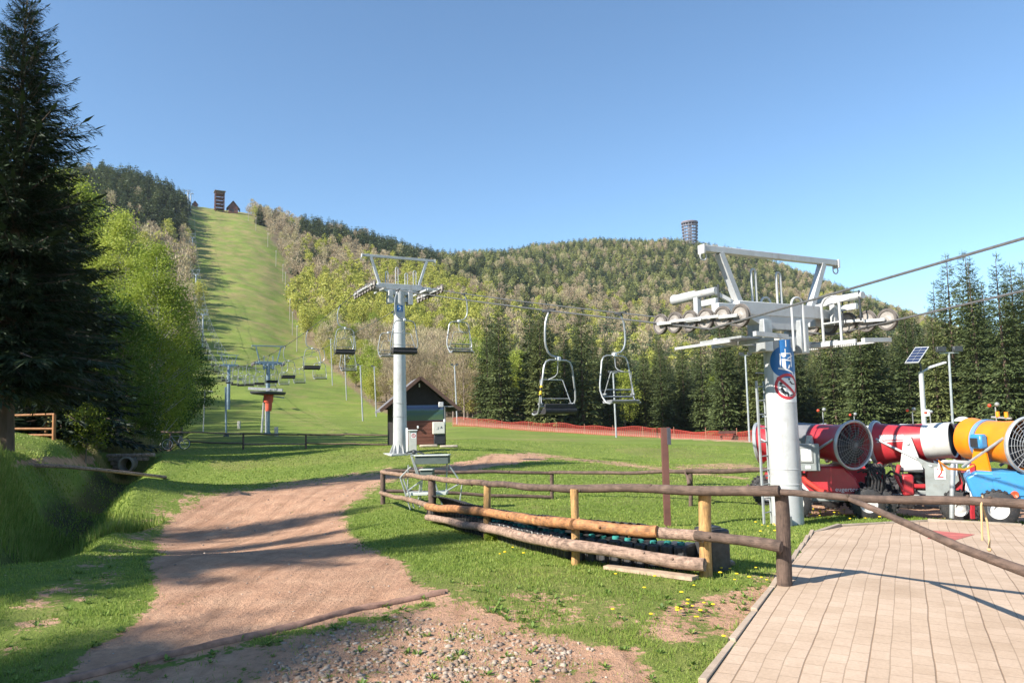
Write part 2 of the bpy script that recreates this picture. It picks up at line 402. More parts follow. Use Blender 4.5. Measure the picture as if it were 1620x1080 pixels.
# ---- terrain sheet
azs = np.concatenate([np.linspace(-180, -46, 34), np.linspace(-44, 44, 400), np.linspace(46, 180, 34)[:-1]]) * math.pi / 180
rs = np.concatenate([[0.4], np.exp(np.linspace(math.log(0.9), math.log(2500), 640))])
RR, AA = np.meshgrid(rs, azs, indexing='ij'); gx = (RR * np.sin(AA)).ravel(); gy = (RR * np.cos(AA)).ravel()
gz_ = hz(gx, gy); 
ip = in_pave(gx, gy, .03); gz_ = np.where(ip, near_z(gx, gy) - .05, gz_)
nr, na = RR.shape; ii = np.arange(nr - 1)[:, None] * na + np.arange(na)[None, :]; jj = np.arange(nr - 1)[:, None] * na + (np.arange(na)[None, :] + 1) % na
F = np.stack([ii, jj, jj + na, ii + na], -1).reshape(-1, 4)
gd, gf, _, _, _ = masks(gx, gy, gz_)
m, n, b, o = nmat('ground')
A_d = attr(n, 'dirt'); A_f = attr(n, 'forest'); A_y = attr(n, 'dry')
n1 = noise(n, .35, 6); n2 = noise(n, 2.2, 6, rough=.65); n3 = noise(n, 14, 5, rough=.7); n4 = noise(n, 60, 4, rough=.7); nbig = noise(n, .05, 5, rough=.6)
grass = ramp(n, n2, [(.28, (.135, .19, .036)), (.5, (.205, .27, .055)), (.72, (.27, .31, .08))])
grass = mix(n, ramp(n, nbig, [(.42, (0, 0, 0)), (.62, (.55,) * 3)]), grass, (.21, .235, .065))
grass = mix(n, ramp(n, n3, [(.35, (.7,) * 3), (.7, (0, 0, 0))]), grass, (.11, .165, .03))
dry = mix(n, n2, (.30, .225, .11), (.22, .22, .075))
ym = math_(n, 'MULTIPLY', A_y, ramp(n, noise(n, .11, 7, rough=.72), [(.42, (0, 0, 0)), (.60, (1, 1, 1))]))
grass = mix(n, ym, grass, dry)
dirt = ramp(n, n2, [(.25, (.37, .20, .125)), (.5, (.52, .305, .195)), (.75, (.62, .395, .26))])
dirt = mix(n, ramp(n, n3, [(.4, (.5,) * 3), (.62, (0, 0, 0))]), dirt, (.34, .20, .13))
rut = noise(n, 1.0, 5, rough=.6, stretch=(3.2, .28, 1)); dirt = mix(n, 1.0, dirt, ramp(n, rut, [(.32, (.74, .72, .70)), (.5, (1, 1, 1)), (.7, (1.12, 1.10, 1.08))]), 'MULTIPLY')
dirt = mix(n, ramp(n, n4, [(.62, (0, 0, 0)), (.72, (.8,) * 3)]), dirt, (.46, .38, .31))
edge = math_(n, 'ADD', A_d, math_(n, 'MULTIPLY', math_(n, 'SUBTRACT', n3, .5), 1.7))
edge = math_(n, 'ADD', edge, math_(n, 'MULTIPLY', math_(n, 'SUBTRACT', n2, .5), 1.8))
em = ramp(n, edge, [(.42, (0, 0, 0)), (.56, (1, 1, 1))])
floor_ = ramp(n, n2, [(.3, (.15, .11, .07)), (.55, (.22, .165, .105)), (.75, (.13, .16, .045))])
grass = mix(n, 1.0, grass, ramp(n, noise(n, .13, 6, rough=.7), [(.35, (.78, .80, .75)), (.65, (1.15, 1.10, 1.05))]), 'MULTIPLY')
c = mix(n, em, grass, dirt); c = mix(n, A_f, c, floor_); c = mix(n, attr(n, 'mud_shade'), c, mix(n, n3, (.05, .036, .024), (.075, .06, .03)))  # ditch bed: dark wet soil colour with the ditch's shade painted in
n.links.new(c, b.inputs['Base Color']); b.inputs['Roughness'].default_value = .95; b.inputs['Specular IOR Level'].default_value = .15
hh = math_(n, 'ADD', math_(n, 'ADD', n3, math_(n, 'MULTIPLY', n4, .5)), math_(n, 'MULTIPLY', rut, 1.2)); bump(n, b, hh, .9, .045)
dryv = np.clip(sstep(150, 480, np.hypot(gx, gy)) * 1.0 + .5 * (fbm(gx / 5, gy / 5, 3, 21) > .55), 0, 1)
terrain = npmesh('ground', np.stack([gx, gy, gz_], -1), F, m, {'dirt': gd, 'forest': gf, 'dry': dryv, 'mud_shade': .8 * sstep(.95, 1.35, ditch_d(gx, gy))}, smooth=True)
structure(terrain)

# ---- paving
U, V = np.meshgrid(np.linspace(0, 1, 90), np.linspace(0, 1, 120), indexing='ij')
X = 8 + U * 8; Y = V * 10
for _ in range(25):
    Y = -5 + (np.interp(X, pfx, pfy) + 5) * V; X = np.interp(Y, ply, plx) * (1 - U) + 17 * U
px_, py_ = X.ravel(), Y.ravel(); Z = pave_z(px_, py_)
ii = (np.arange(89)[:, None] * 120 + np.arange(119)[None, :]).ravel()
m, n, b, o = nmat('concrete_pavers')
tc = n.nodes.new('ShaderNodeTexCoord'); mp = n.nodes.new('ShaderNodeMapping'); mp.inputs['Rotation'].default_value = (0, 0, -R(90 - 28))
n.links.new(tc.outputs['Object'], mp.inputs[0])
# slight waviness of the laid rows
nz = n.nodes.new('ShaderNodeTexNoise'); nz.inputs['Scale'].default_value = .8; n.links.new(tc.outputs['Object'], nz.inputs[0])
va = n.nodes.new('ShaderNodeVectorMath'); va.operation = 'MULTIPLY_ADD'; va.inputs[1].default_value = (.06, .06, 0)
n.links.new(nz.outputs['Color'], va.inputs[0]); n.links.new(mp.outputs[0], va.inputs[2])
def brick(bw, rh, mort, c1, c2, cm, off=.5):
    t = n.nodes.new('ShaderNodeTexBrick'); n.links.new(va.outputs[0], t.inputs[0]); t.offset = off
    t.inputs['Scale'].default_value = 1; t.inputs['Brick Width'].default_value = bw; t.inputs['Row Height'].default_value = rh
    t.inputs['Mortar Size'].default_value = mort; t.inputs['Mortar Smooth'].default_value = .3
    t.inputs['Color1'].default_value = (*c1, 1); t.inputs['Color2'].default_value = (*c2, 1); t.inputs['Mortar'].default_value = (*cm, 1); return t
bt = brick(.205, .1367, .0048, (.55, .41, .30), (.49, .36, .255), (.38, .275, .19))
bl = brick(9.0, .41, .007, (1, 1, 1), (1, 1, 1), (.74, .70, .66), 0)
g1 = noise(n, 1.1, 6, rough=.65); g2 = noise(n, 40, 5, rough=.7)
c = mix(n, 1.0, bt.outputs[0], bl.outputs[0], 'MULTIPLY')
c = mix(n, 1.0, c, ramp(n, g1, [(.3, (.80, .77, .73)), (.65, (1.0, 1.0, 1.0))]), 'MULTIPLY')
c = mix(n, 1.0, c, ramp(n, g2, [(.3, (.86,) * 3), (.7, (1.08,) * 3)]), 'MULTIPLY')
c = mix(n, ramp(n, noise(n, 5, 6, rough=.8), [(.66, (0, 0, 0)), (.72, (.6,) * 3)]), c, (.25, .19, .13))
n.links.new(c, b.inputs['Base Color']); b.inputs['Roughness'].default_value = .9
bump(n, b, math_(n, 'SUBTRACT', math_(n, 'MULTIPLY', g2, .3), math_(n, 'ADD', bt.outputs['Fac'], bl.outputs['Fac'])), .5, .006)
structure(npmesh('paving', np.stack([px_, py_, Z], -1), np.stack([ii, ii + 120, ii + 121, ii + 1], -1), m, smooth=True))
# kerb stones along the left and far edges of the paving
kerb = MB(); kb2 = MB()
def strip_stones(mb, pts, wdt, L, top, gap=.008):
    pts = [Vector((p[0], p[1])) for p in pts]
    for a, b_ in zip(pts, pts[1:]):
        k = max(1, round((b_ - a).length / L))
        for i in range(k):
            p = a.lerp(b_, i / k); q = a.lerp(b_, (i + 1) / k); d = (q - p).normalized(); p = p + d * gap / 2; q = q - d * gap / 2; c = (p + q) / 2
            nn_ = Vector((-d.y, d.x)); c = c + nn_ * rnd.uniform(-.004, .004)
            zc = float(pave_z(c.x, c.y)[0]); mb.box((c.x, c.y, zc + top - .1 + rnd.uniform(-.004, .004)), ((q - p).length, wdt, .2), rz=math.atan2(d.y, d.x) + rnd.uniform(-.004, .004), bev=.006)
strip_stones(kerb, [(a - .045, b_) for a, b_ in pl], .06, 1.0, .010)
strip_stones(kb2, [(a, b_ + .045) for a, b_ in pfar], .08, 1.0, .03)
structure(kerb.build('kerb', M('kerb_stone', (.43, .33, .245), .9, var=.2, scale=3, bmp=.004, dirt=.3)))
structure(kb2.build('kerb', M('kerb_stone_grey', (.33, .27, .21), .9, var=.25, scale=3, bmp=.004, dirt=.5)))
# red painted arrow on the paving
ar = MB(); pts = [gnear(*c) for c in ((1474, 840), (1543, 846.5), (1508, 856.5), (1466, 853), (1489, 847.5))]
for p in pts: ar.pt(p[0], p[1], float(pave_z(*p)[0]) + .004)
ar.f.append(tuple(range(5))); structure(ar.build('painted_arrow', M('red_paint', (.50, .13, .11), .8, var=.3, scale=4, dirt=.4)))

# ---- grass blades near the camera (real blades, thinner where soil shows)
def scatter(N, r0, r1, a0=-37, a1=37):
    r = np.exp(rng.uniform(math.log(r0), math.log(r1), N)); a = rng.uniform(R(a0), R(a1), N)
    return r * np.sin(a), r * np.cos(a), r
x, y, r = scatter(620000, 3.6, 60)
z = hz(x, y); d, f, px, py, _ = masks(x, y, z)
cl = fbm(x / .25, y / .25, 3, 31); c2 = fbm(x / 1.6, y / 1.6, 3, 33)
dd_ = ditch_d(x, y)
inbed = (px < 230) & (py > 655) & (dd_ > .15)
bank = (px < 130) & (py > 715) & (py < 835) & (x < -8)
dens = np.clip((1.04 - d * 1.55 + (cl - .5) * 1.6 + (c2 - .5) * .9), 0, 1)
keep = (rng.random(len(x)) < dens ** 1.7) & ~in_pave(x, y, -.09) & (f < .5) & ((dd_ < 1.0) | ((dd_ < 1.7) & (rng.random(len(x)) < .35)))
keep |= (rng.random(len(x)) < .035) & ~in_pave(x, y, -.09) & (d < .95)
x, y, z, r, cl, dk, bank = (q[keep] for q in (x, y, z, r, cl, inbed, bank))
N = len(x); hgt = (.012 + .024 * rng.random(N)) * (.65 + .9 * cl) * (1 + .25 * sstep(8, 30, r)); hgt = np.where(dk | bank, hgt * rng.uniform(1.2, 2.9, N), hgt)
wd = (.0024 + .0026 * rng.random(N)) * np.clip(r / 5, 1, 7); az_ = rng.uniform(0, 6.283, N); ln = rng.uniform(.1, .9, N) * hgt; la = rng.uniform(0, 6.283, N)
Vv = np.empty((N, 3, 3)); Vv[:, 0] = np.stack([x - np.cos(az_) * wd, y - np.sin(az_) * wd, z - .01], -1); Vv[:, 1] = np.stack([x + np.cos(az_) * wd, y + np.sin(az_) * wd, z - .01], -1)
Vv[:, 2] = np.stack([x + np.cos(la) * ln, y + np.sin(la) * ln, z + hgt], -1)
GRM = leafmat('grass_blades', [(0, (.12, .18, .032)), (.4, (.21, .30, .055)), (.75, (.31, .36, .08)), (1, (.44, .38, .17))], stuff=True, trans=.35)
tint = np.repeat(np.clip(fbm(x / 2.5, y / 2.5, 3, 44) * 1.0 + rng.normal(0, .16, N), 0, 1), 3)
g = npmesh('grass', Vv.reshape(-1, 3), np.arange(N * 3).reshape(-1, 3), GRM, {'tint': tint})
tag(g, 'short spring grass growing over the meadow and beside the dirt track', 'grass', kind='stuff')

# ---- stones
def ico():
    bm = bmesh.new(); bmesh.ops.create_icosphere(bm, subdivisions=1, radius=1); v = np.array([p.co for p in bm.verts]); f_ = np.array([[q.index for q in p.verts] for p in bm.faces]); bm.free(); return v, f_
IV, IF = ico()
def stones(name, X, Y, S, mat):
    N = len(X); Z = hz(X, Y); nv = len(IV)
    q = rng.normal(size=(N, 3)); q /= np.linalg.norm(q, axis=1)[:, None]
    Vb = IV[None] * rng.uniform(.45, 1.25, (N, nv, 1)) * rng.uniform(.5, 1.3, (N, 1, 3)) * np.array([1, 1, .6])
    a = rng.uniform(0, 6.283, N); ca, sa = np.cos(a)[:, None], np.sin(a)[:, None]
    vx = Vb[..., 0] * ca - Vb[..., 1] * sa; vy = Vb[..., 0] * sa + Vb[..., 1] * ca
    Vb = np.stack([vx * S[:, None] + X[:, None], vy * S[:, None] + Y[:, None], Vb[..., 2] * S[:, None] + Z[:, None] + S[:, None] * .1], -1)
    Fb = (IF[None] + (np.arange(N) * nv)[:, None, None]).reshape(-1, 3)
    return npmesh(name, Vb.reshape(-1, 3), Fb, mat, {'tint': np.repeat(rng.random(N), nv)})
m, n, b, o = nmat('gravel'); c = ramp(n, attr(n, 'tint'), [(0, (.15, .10, .075)), (.35, (.27, .20, .15)), (.7, (.36, .28, .215)), (1, (.46, .40, .33))])
c = mix(n, ramp(n, noise(n, 90, 5, rough=.8), [(.4, (.5,) * 3), (.6, (0, 0, 0))]), c, (.27, .2, .15)); n.links.new(c, b.inputs['Base Color']); b.inputs['Roughness'].default_value = .9; GRV = m
GPOLY = [(425,1062),(470,1020),(560,990),(660,978),(760,992),(860,1012),(950,1035),(900,1062),(760,1075),(900,1140),(400,1160)]
x, y, r = scatter(60000, 3.8, 9, -32, 14); z = hz(x, y); px, py = proj(x, y, z)
k = rng.random(len(x)) < inpoly(px, py, GPOLY, 26) * .6 * (.4 + 1.2 * fbm(x / .5, y / .5, 3, 61)); k[2600:] &= rng.random(len(x) - 2600) < .55
x, y = x[k], y[k]; S = .006 + .030 * rng.random(len(x)) ** 2.8
g = stones('gravel', x, y, S, GRV); tag(g, 'heap of pale crushed stones in the soil in front of the grass', 'gravel', kind='stuff')
x, y, r = scatter(16000, 3.8, 30); z = hz(x, y); d, f, px, py, _ = masks(x, y, z)
k = (rng.random(len(x)) < d * .4 * (fbm(x / .7, y / .7, 3, 71) > .5)) & ~in_pave(x, y, -.1)
g = stones('pebbles', x[k], y[k], (.003 + .012 * rng.random(k.sum()) ** 3) * np.clip(y[k] / 6, 1, 3), GRV); tag(g, 'small pebbles lying scattered over the red dirt track', 'pebbles', kind='stuff')
# ---- broadleaf weeds and tufts
x, y, r = scatter(9000, 3.8, 17); z = hz(x, y); d, f, px, py, _ = masks(x, y, z)
k = (rng.random(len(x)) < .10 + .5 * (np.abs(d - .45) < .25) * (fbm(x / .8, y / .8, 3, 77) > .5)) & ~in_pave(x, y, -.12) & (d < .85) & (ditch_d(x, y) < .5); x, y, z, r = x[k], y[k], z[k], r[k]
N = len(x) * 11; cx = np.repeat(x, 11); cy_ = np.repeat(y, 11); cz = np.repeat(z, 11); a = rng.uniform(0, 6.283, N); L = np.repeat(rng.uniform(.025, .075, len(x)), 11) * rng.uniform(.6, 1.2, N); el = rng.uniform(.1, 1.2, N); W = L * rng.uniform(.12, .22, N)
D = np.stack([np.cos(a) * np.cos(el), np.sin(a) * np.cos(el), np.sin(el)], -1); S = np.stack([-np.sin(a), np.cos(a), np.zeros(N)], -1); C = np.stack([cx, cy_, cz - .004], -1)
V = np.empty((N, 4, 3)); V[:, 0] = C; V[:, 1] = C + D * L[:, None] * .55 + S * W[:, None]; V[:, 2] = C + D * L[:, None] * np.array([1, 1, .8]); V[:, 3] = C + D * L[:, None] * .55 - S * W[:, None]
g = npmesh('weeds', V.reshape(-1, 3), np.arange(N * 4).reshape(-1, 4), leafmat('weed_leaves', [(0, (.08, .14, .03)), (.6, (.17, .26, .05)), (1, (.30, .36, .09))], stuff=True, trans=.3), {'tint': np.repeat(rng.random(N), 4)})
tag(g, 'low broadleaf weeds and tufts in the patchy turf near the track', 'weeds', kind='stuff')
# ---- dandelions
def dandelion():
    t = thing('dandelion', 'yellow dandelion flower on a short stem in the grass', 'flower', (0, 0, 0), group='dandelions in the grass')
    s = MB().tube([(0, 0, -.01), (.004, 0, .03), (.002, .003, .055)], .0022, 5); s.build('stem', M('stem_green', (.15, .24, .05), .6), t)
    h = MB(); h.lathe((.002, .003, .053), (0, 0, 1), [(0, .003), (.004, .014), (.008, .02), (.013, .015), (.016, .003)], 9); h.build('flower_head', M('dandelion_yellow', (.85, .62, .02), .6), t); return t
dp = dandelion(); first = True
spots = [(rnd.uniform(1280, 1395), rnd.uniform(812, 826)) for _ in range(34)] + [(rnd.uniform(1195, 1235), rnd.uniform(832, 850)) for _ in range(8)] + [(rnd.uniform(1120, 1215), rnd.uniform(902, 925)) for _ in range(9)] + \
        [(rnd.uniform(940, 1140), rnd.uniform(905, 985)) for _ in range(10)] + [(rnd.uniform(1030, 1120), rnd.uniform(940, 985)) for _ in range(7)] + [(rnd.uniform(770, 870), rnd.uniform(860, 940)) for _ in range(4)] + [(1145, 1017), (1072, 973), (1077, 973)]
for (a, c_) in spots:
    p = ground(a, c_); 
    if in_pave(np.array([p.x]), np.array([p.y]), -.08)[0]: continue
    o_ = dp if first else copy_tree(dp, (0, 0, 0)); first = False
    o_.matrix_basis = Matrix.Translation((p.x, p.y, p.z - .01)) @ Matrix.Rotation(rnd.uniform(0, 6), 4, 'Z') @ Matrix.Scale(rnd.uniform(.8, 1.3) * (1.3 if p.y > 11 else 1), 4)

# ================================================================ TREES
def quads(C, D, L, W, Nn):
    """diamond leaf faces: centre/base C, unit direction D, length L, width W, side vector Nn"""
    N = len(C); V = np.empty((N, 4, 3)); L = L[:, None]; W = W[:, None]
    V[:, 0] = C; V[:, 1] = C + D * L * .45 + Nn * W * .5; V[:, 2] = C + D * L; V[:, 3] = C + D * L * .45 - Nn * W * .5
    return V.reshape(-1, 3), np.arange(N * 4).reshape(-1, 4)
def norm(a): return a / np.maximum(np.linalg.norm(a, axis=-1, keepdims=True), 1e-9)
def spruce_geo(H, Rad, levels, per, steps, subs, seed, tw=.22, z0=.06, gaps=.12, power=.8, ragged=.35, wr=.42):
    g = np.random.default_rng(seed); C, D, L, W, S = [], [], [], [], []; limbs = []
    for i in range(levels):
        t = (i + g.uniform(-.3, .3)) / levels; t = min(max(t, 0), .99); zz = H * (z0 + (1 - z0) * t ** .95)
        lev = g.uniform(1 - ragged * .5, 1 + ragged * .25)
        k = max(3, int(per * (1 - .35 * t)))
        for j in range(k):
            if g.random() < gaps: continue
            a = j / k * 6.283 + g.uniform(-.5, .5) + i * 1.3; bl = Rad * (1 - t) ** power * lev * g.uniform(1 - ragged, 1.08) + .12 * H / 14
            dirh = np.array([math.cos(a), math.sin(a), 0]); sd_ = np.array([-math.sin(a), math.cos(a), 0])
            up0 = .10 + .55 * t; droop = .42 * (1 - t) + .05
            ss = np.linspace(.10, 1.0, steps)
            base = np.array([0, 0, zz])
            pos = base + ss[:, None] * bl * dirh + np.array([0, 0, 1]) * ((up0 * ss - droop * ss ** 1.7 + .16 * ss ** 4) * bl)[:, None]
            limbs.append((base, pos[steps // 2], pos[-1], bl))
            for sg in (-1, 1):
                lt = bl * tw * (1.15 - .75 * ss) * g.uniform(.75, 1.25, steps) + .05
                td = norm(dirh * .75 + sg * sd_ * 1.0 + np.array([0, 0, -.25]) + g.normal(0, .18, (steps, 3)))
                for q in range(subs):
                    u = (q + g.random(steps)) / subs
                    C.append(pos + td * (lt * u * .9)[:, None]); 
                    dq = norm(td + dirh * .5 + g.normal(0, .35, (steps, 3)) + np.array([0, 0, -.25]) * (1 - t)) if subs > 1 else td
                    D.append(dq); ll = lt * (.62 if subs > 1 else 1.0) * g.uniform(.7, 1.2, steps); L.append(ll); W.append(ll * wr)
                    S.append(norm(np.cross(dq, np.array([0, 0, 1.]) + g.normal(0, .45, (steps, 3)))))
            C.append(pos[-2:-1]); D.append(norm(pos[-1:] - pos[-2:-1])); L.append(np.array([bl * .2 + .1])); W.append(np.array([bl * .06 + .04])); S.append(sd_[None])
    # leader
    C.append(np.array([[0, 0, H * .95], [0, 0, H * .93], [0, 0, H * .94]])); D.append(norm(np.array([[0, .05, 1.], [.3, .1, 1], [-.25, -.2, 1]]))); L.append(np.array([.06, .05, .05]) * H); W.append(np.array([.006, .006, .006]) * H); S.append(np.array([[1., 0, 0], [0, 1, 0], [0, 1, 0]]))
    V, Fq = quads(*[np.concatenate(q) for q in (C, D, L, W, S)]); return V, Fq, limbs
def trunk_mb(H, r, limbs=(), lr=.012, bend=0.0, seg=8, n=8, top=.97):
    mb = MB(); pts = [(bend * math.sin(k / seg * 2.5) * H * .03, bend * math.cos(k / seg * 2) * H * .02 - bend * H * .02, H * top * k / seg - .15 * (k == 0)) for k in range(seg + 1)]
    mb.tube(pts, [r * (1.25 if k == 0 else 1) * (1 - .93 * (k / seg) ** .9) + .008 for k in range(seg + 1)], n)
    for a, b_, c_, bl in limbs:
        mb.tube([a, b_, c_], [lr * bl + .006, lr * bl * .6 + .004, .003], 4, caps=False)
    return mb
def cluster_geo(H, Rx, zb, K, per, leaf, seed, spread=.55, shape=1.0, aspect=.8, twig=False, vshell=.55):
    """leaf clusters through an uneven crown; returns leaves and the limb ends"""
    g = np.random.default_rng(seed); zc = zb + (H - zb) * .5; hh = (H - zb) * .5; ends = []
    lob = g.normal(size=(7, 3)); lob = norm(lob)
    while len(ends) < K:
        d = norm(g.normal(size=3)); q = vshell + (1 - vshell) * g.random() ** .5 if g.random() < .8 else g.random()
        bulge = 1 + .28 * (np.max(lob @ d) - .6) - .2 * g.random()
        z = zc + d[2] * hh * q * min(bulge, 1.02); tt = (z - zb) / (H - zb); prof = (4 * tt * (1 - tt)) ** .25 * (1.15 - .42 * tt * shape)
        hr = Rx * q * bulge * prof; hd = norm(np.array([d[0], d[1], 0])) * math.hypot(d[0], d[1])
        ends.append(np.array([hd[0] * hr, hd[1] * hr, z]))
    ends = np.array(ends); C = np.repeat(ends, per, 0); N = len(C)
    sp = spread * g.uniform(.6, 1.3, (K, 1)).repeat(per, 0)
    C = C + g.normal(0, 1, (N, 3)) * sp * np.array([1, 1, .7])
    if twig: D = norm(norm(C - np.array([0, 0, zb + (H - zb) * .15])) + g.normal(0, .45, (N, 3)) + np.array([0, 0, .35])); L = leaf * g.uniform(.6, 1.6, N); W = L * aspect
    else: D = norm(g.normal(0, 1, (N, 3)) + np.array([0, 0, -.2])); L = leaf * g.uniform(.6, 1.3, N); W = L * aspect
    S = norm(np.cross(D, g.normal(size=(N, 3)))); V, Fq = quads(C, D, L, W, S); return V, Fq, ends
def limbs_from(mb, ends, H, zb, r, g, frac=1.0, n=5):
    for e in ends:
        if g.random() > frac: continue
        z0 = max(zb * .6, min(e[2] - .25 * math.hypot(e[0], e[1]) - H * .06, H * .85)); a = Vector((0, 0, z0)); c_ = Vector(e); b_ = a.lerp(c_, .5) + Vector((g.uniform(-.2, .2), g.uniform(-.2, .2), -.04 * H * g.random()))
        rr = r * .3 * (1 - z0 / H) + .012; mb.tube([a, b_, c_], [rr, rr * .6, .006], n, caps=False)
SPR = leafmat('spruce_needles', [(0, (.046, .068, .026)), (.5, (.10, .128, .044)), (1, (.19, .205, .07))], trans=.12)
SPD = leafmat('dark_spruce_needles', [(0, (.012, .024, .012)), (.6, (.022, .040, .017)), (1, (.045, .068, .024))], trans=.06)
LFG = leafmat('spring_leaves', [(0, (.19, .245, .03)), (.5, (.30, .365, .055)), (1, (.44, .48, .10))], trans=.45)
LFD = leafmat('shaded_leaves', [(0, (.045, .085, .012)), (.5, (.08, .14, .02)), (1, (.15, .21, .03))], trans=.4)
LFY = leafmat('yellow_green_leaves', [(0, (.28, .31, .05)), (.5, (.38, .39, .075)), (1, (.46, .43, .13))], trans=.45)
BRN = leafmat('bare_twigs', [(0, (.27, .20, .13)), (.5, (.36, .285, .18)), (1, (.42, .36, .20))], trans=.05)
F_SPR = leafmat('far_spruce_foliage', [(0, (.045, .066, .032)), (.5, (.085, .115, .05)), (1, (.15, .17, .065))], True, .2)
F_LAR = leafmat('far_larch_foliage', [(0, (.24, .27, .09)), (.5, (.34, .36, .13)), (1, (.43, .42, .18))], True, .3)
F_LEA = leafmat('far_spring_foliage', [(0, (.32, .34, .06)), (.5, (.44, .45, .09)), (1, (.54, .51, .14))], True, .4)
F_BRN = leafmat('far_bare_crowns', [(0, (.31, .23, .15)), (.45, (.40, .32, .205)), (.8, (.44, .38, .21)), (1, (.42, .42, .16))], True, .1)
BARK = M('spruce_bark', (.13, .09, .065), .9, var=.4, scale=5, bmp=.01, stretch=(1, 1, .3))
BIRCH = M('birch_bark', (.50, .47, .42), .8, var=.5, scale=4, bmp=.006, stretch=(1, 1, 3))
GREYB = M('grey_bark', (.24, .19, .15), .9, var=.35, scale=4, bmp=.01, stretch=(1, 1, .3))
def tree(name, label, loc, V, Fq, lmat, tmb, tmat, group=None, rz=0, sc=1.0, cat='tree'):
    t = thing(name, label, cat, loc, rz, group); t.matrix_basis = t.matrix_basis @ Matrix.Scale(sc, 4)
    c_ = npmesh('crown', V, Fq, lmat); c_.parent = t; tmb.build('trunk', tmat, t); return t

# ---- the big dark spruces on the left and those outside the frame whose shadows cross the track
gL = random.Random(5)
def big_spruce(H, Rad, seed, mat=SPD, lv=46, per=8, st=13, su=4, **k):
    V, Fq, li = spruce_geo(H, Rad, lv, per, st, su, seed, tw=.30, **k)
    return V, Fq, trunk_mb(H, H * .016, [l for l in li], .014)
ps = P(6, 716, 21.5); V, Fq, tm = big_spruce(14.0, 3.15, 3, lv=58, per=10, st=18, su=7, z0=.155, power=.72, gaps=.08, wr=.13, ragged=.45)
t = tree('spruce_tree', 'tall dark spruce at the left edge with its thick trunk beside the ditch', (ps.x, ps.y, gz(ps.x, ps.y) - .2), V, Fq, SPD, tm, BARK)
V2, F2, tm2 = big_spruce(15.0, 4.3, 8, lv=46, per=9, st=13, su=4, z0=.05, power=.7, wr=.30)
p = P(92, 690, 33); s1 = tree('spruce_tree', 'dark spruce standing behind the climbing frame, lower than the tree at the left edge', (p.x, p.y, gz(p.x, p.y) - .2), V2, F2, SPD, tm2, BARK, sc=.80)
p = P(30, 690, 40); copy_tree(s1, (p.x, p.y, gz(p.x, p.y) - .2), 2.1, 'dark spruce hidden mostly behind the tall spruce at the left edge', 1.05)
for k_, (x_, y_, s_) in enumerate([(-18.0, 1.6, .92), (-17.6, -3.7, .84), (-18.8, -4.9, .86), (-19.4, 5.2, .80), (-21.6, 7.4, .88), (-23.8, 12.5, .9), (-30, 1, 1.0), (-19.8, .5, 1.0), (-20.3, -5.8, .96), (-20.5, -8.5, .95), (-28, -14, 1.1)]):
    o2 = copy_tree(s1, (x_, y_, gz(x_, y_) - .2), k_ * 1.7 + .4, 'tall dark spruce left of the view whose shadow crosses the dirt track', s_); o2['group'] = 'shadow casting spruces left of the track'; o2.matrix_basis = o2.matrix_basis @ Matrix.Diagonal((*((1.25, 1.25) if k_ in (1, 2, 10) else ((1.05, 1.05) if k_ in (0, 9) else (.72, .72))), 1.06, 1))

# ---- leafy trees in the left group
def leafy(H, Rx, zb, K, per, leaf, seed, spread=.5, **k):
    V, Fq, e = cluster_geo(H, Rx, zb, K, per, leaf, seed, spread, **k); mb = trunk_mb(H, H * .013, bend=.8, top=.9); limbs_from(mb, e, H, zb, H * .013, random.Random(seed), .5); return V, Fq, mb
V, Fq, mb = leafy(16.8, 3.1, 1.6, 460, 110, .125, 21, .40, shape=1.25); p = P(238, 690, 52)
la = tree('poplar_tree', 'bright yellow-green leafy tree with a pale trunk, tallest of the left group', (p.x, p.y, gz(p.x, p.y) - .1), V, Fq, LFG, mb, BIRCH)
p = P(183, 690, 56); copy_tree(la, (p.x, p.y, gz(p.x, p.y)), 2.0, 'bright leafy tree between the dark spruces and the tallest yellow-green tree', 1.10)
p = P(108, 690, 60); copy_tree(la, (p.x, p.y, gz(p.x, p.y)), 4.0, 'leafy green tree seen through the gaps behind the tall dark spruce', 1.32)
p = P(62, 690, 66); copy_tree(la, (p.x, p.y, gz(p.x, p.y)), 5.0, 'leafy green tree far left, mostly hidden behind the dark spruces', 1.5)
V, Fq, mb = leafy(10.5, 2.9, 1.2, 260, 60, .16, 22, .45); p = P(286, 676, 70)
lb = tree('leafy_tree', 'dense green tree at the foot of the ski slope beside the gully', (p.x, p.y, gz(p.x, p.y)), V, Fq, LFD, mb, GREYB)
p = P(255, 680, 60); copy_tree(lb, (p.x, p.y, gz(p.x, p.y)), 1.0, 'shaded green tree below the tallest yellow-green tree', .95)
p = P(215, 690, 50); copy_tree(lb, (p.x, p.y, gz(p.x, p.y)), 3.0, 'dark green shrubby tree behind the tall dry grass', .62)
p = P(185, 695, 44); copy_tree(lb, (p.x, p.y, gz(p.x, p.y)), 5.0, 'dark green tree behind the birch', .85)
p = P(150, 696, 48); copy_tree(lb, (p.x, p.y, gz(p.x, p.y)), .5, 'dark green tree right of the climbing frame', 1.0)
V, Fq, mb = leafy(5.6, 1.25, 1.7, 120, 34, .10, 23, .28); mb = trunk_mb(5.6, .07, bend=1.5); 
p = P(166, 697, 47); tree('birch_tree', 'slender birch with a white trunk in front of the dark trees', (p.x, p.y, gz(p.x, p.y)), V, Fq, LFG, mb, BIRCH, sc=1.25)
V, Fq, mb = leafy(2.6, .95, .5, 90, 40, .075, 24, .2); p = P(136, 700, 32)
tree('young_tree', 'small bright green young tree between the birch and the climbing frame', (p.x, p.y, gz(p.x, p.y)), V, Fq, LFG, mb, GREYB)

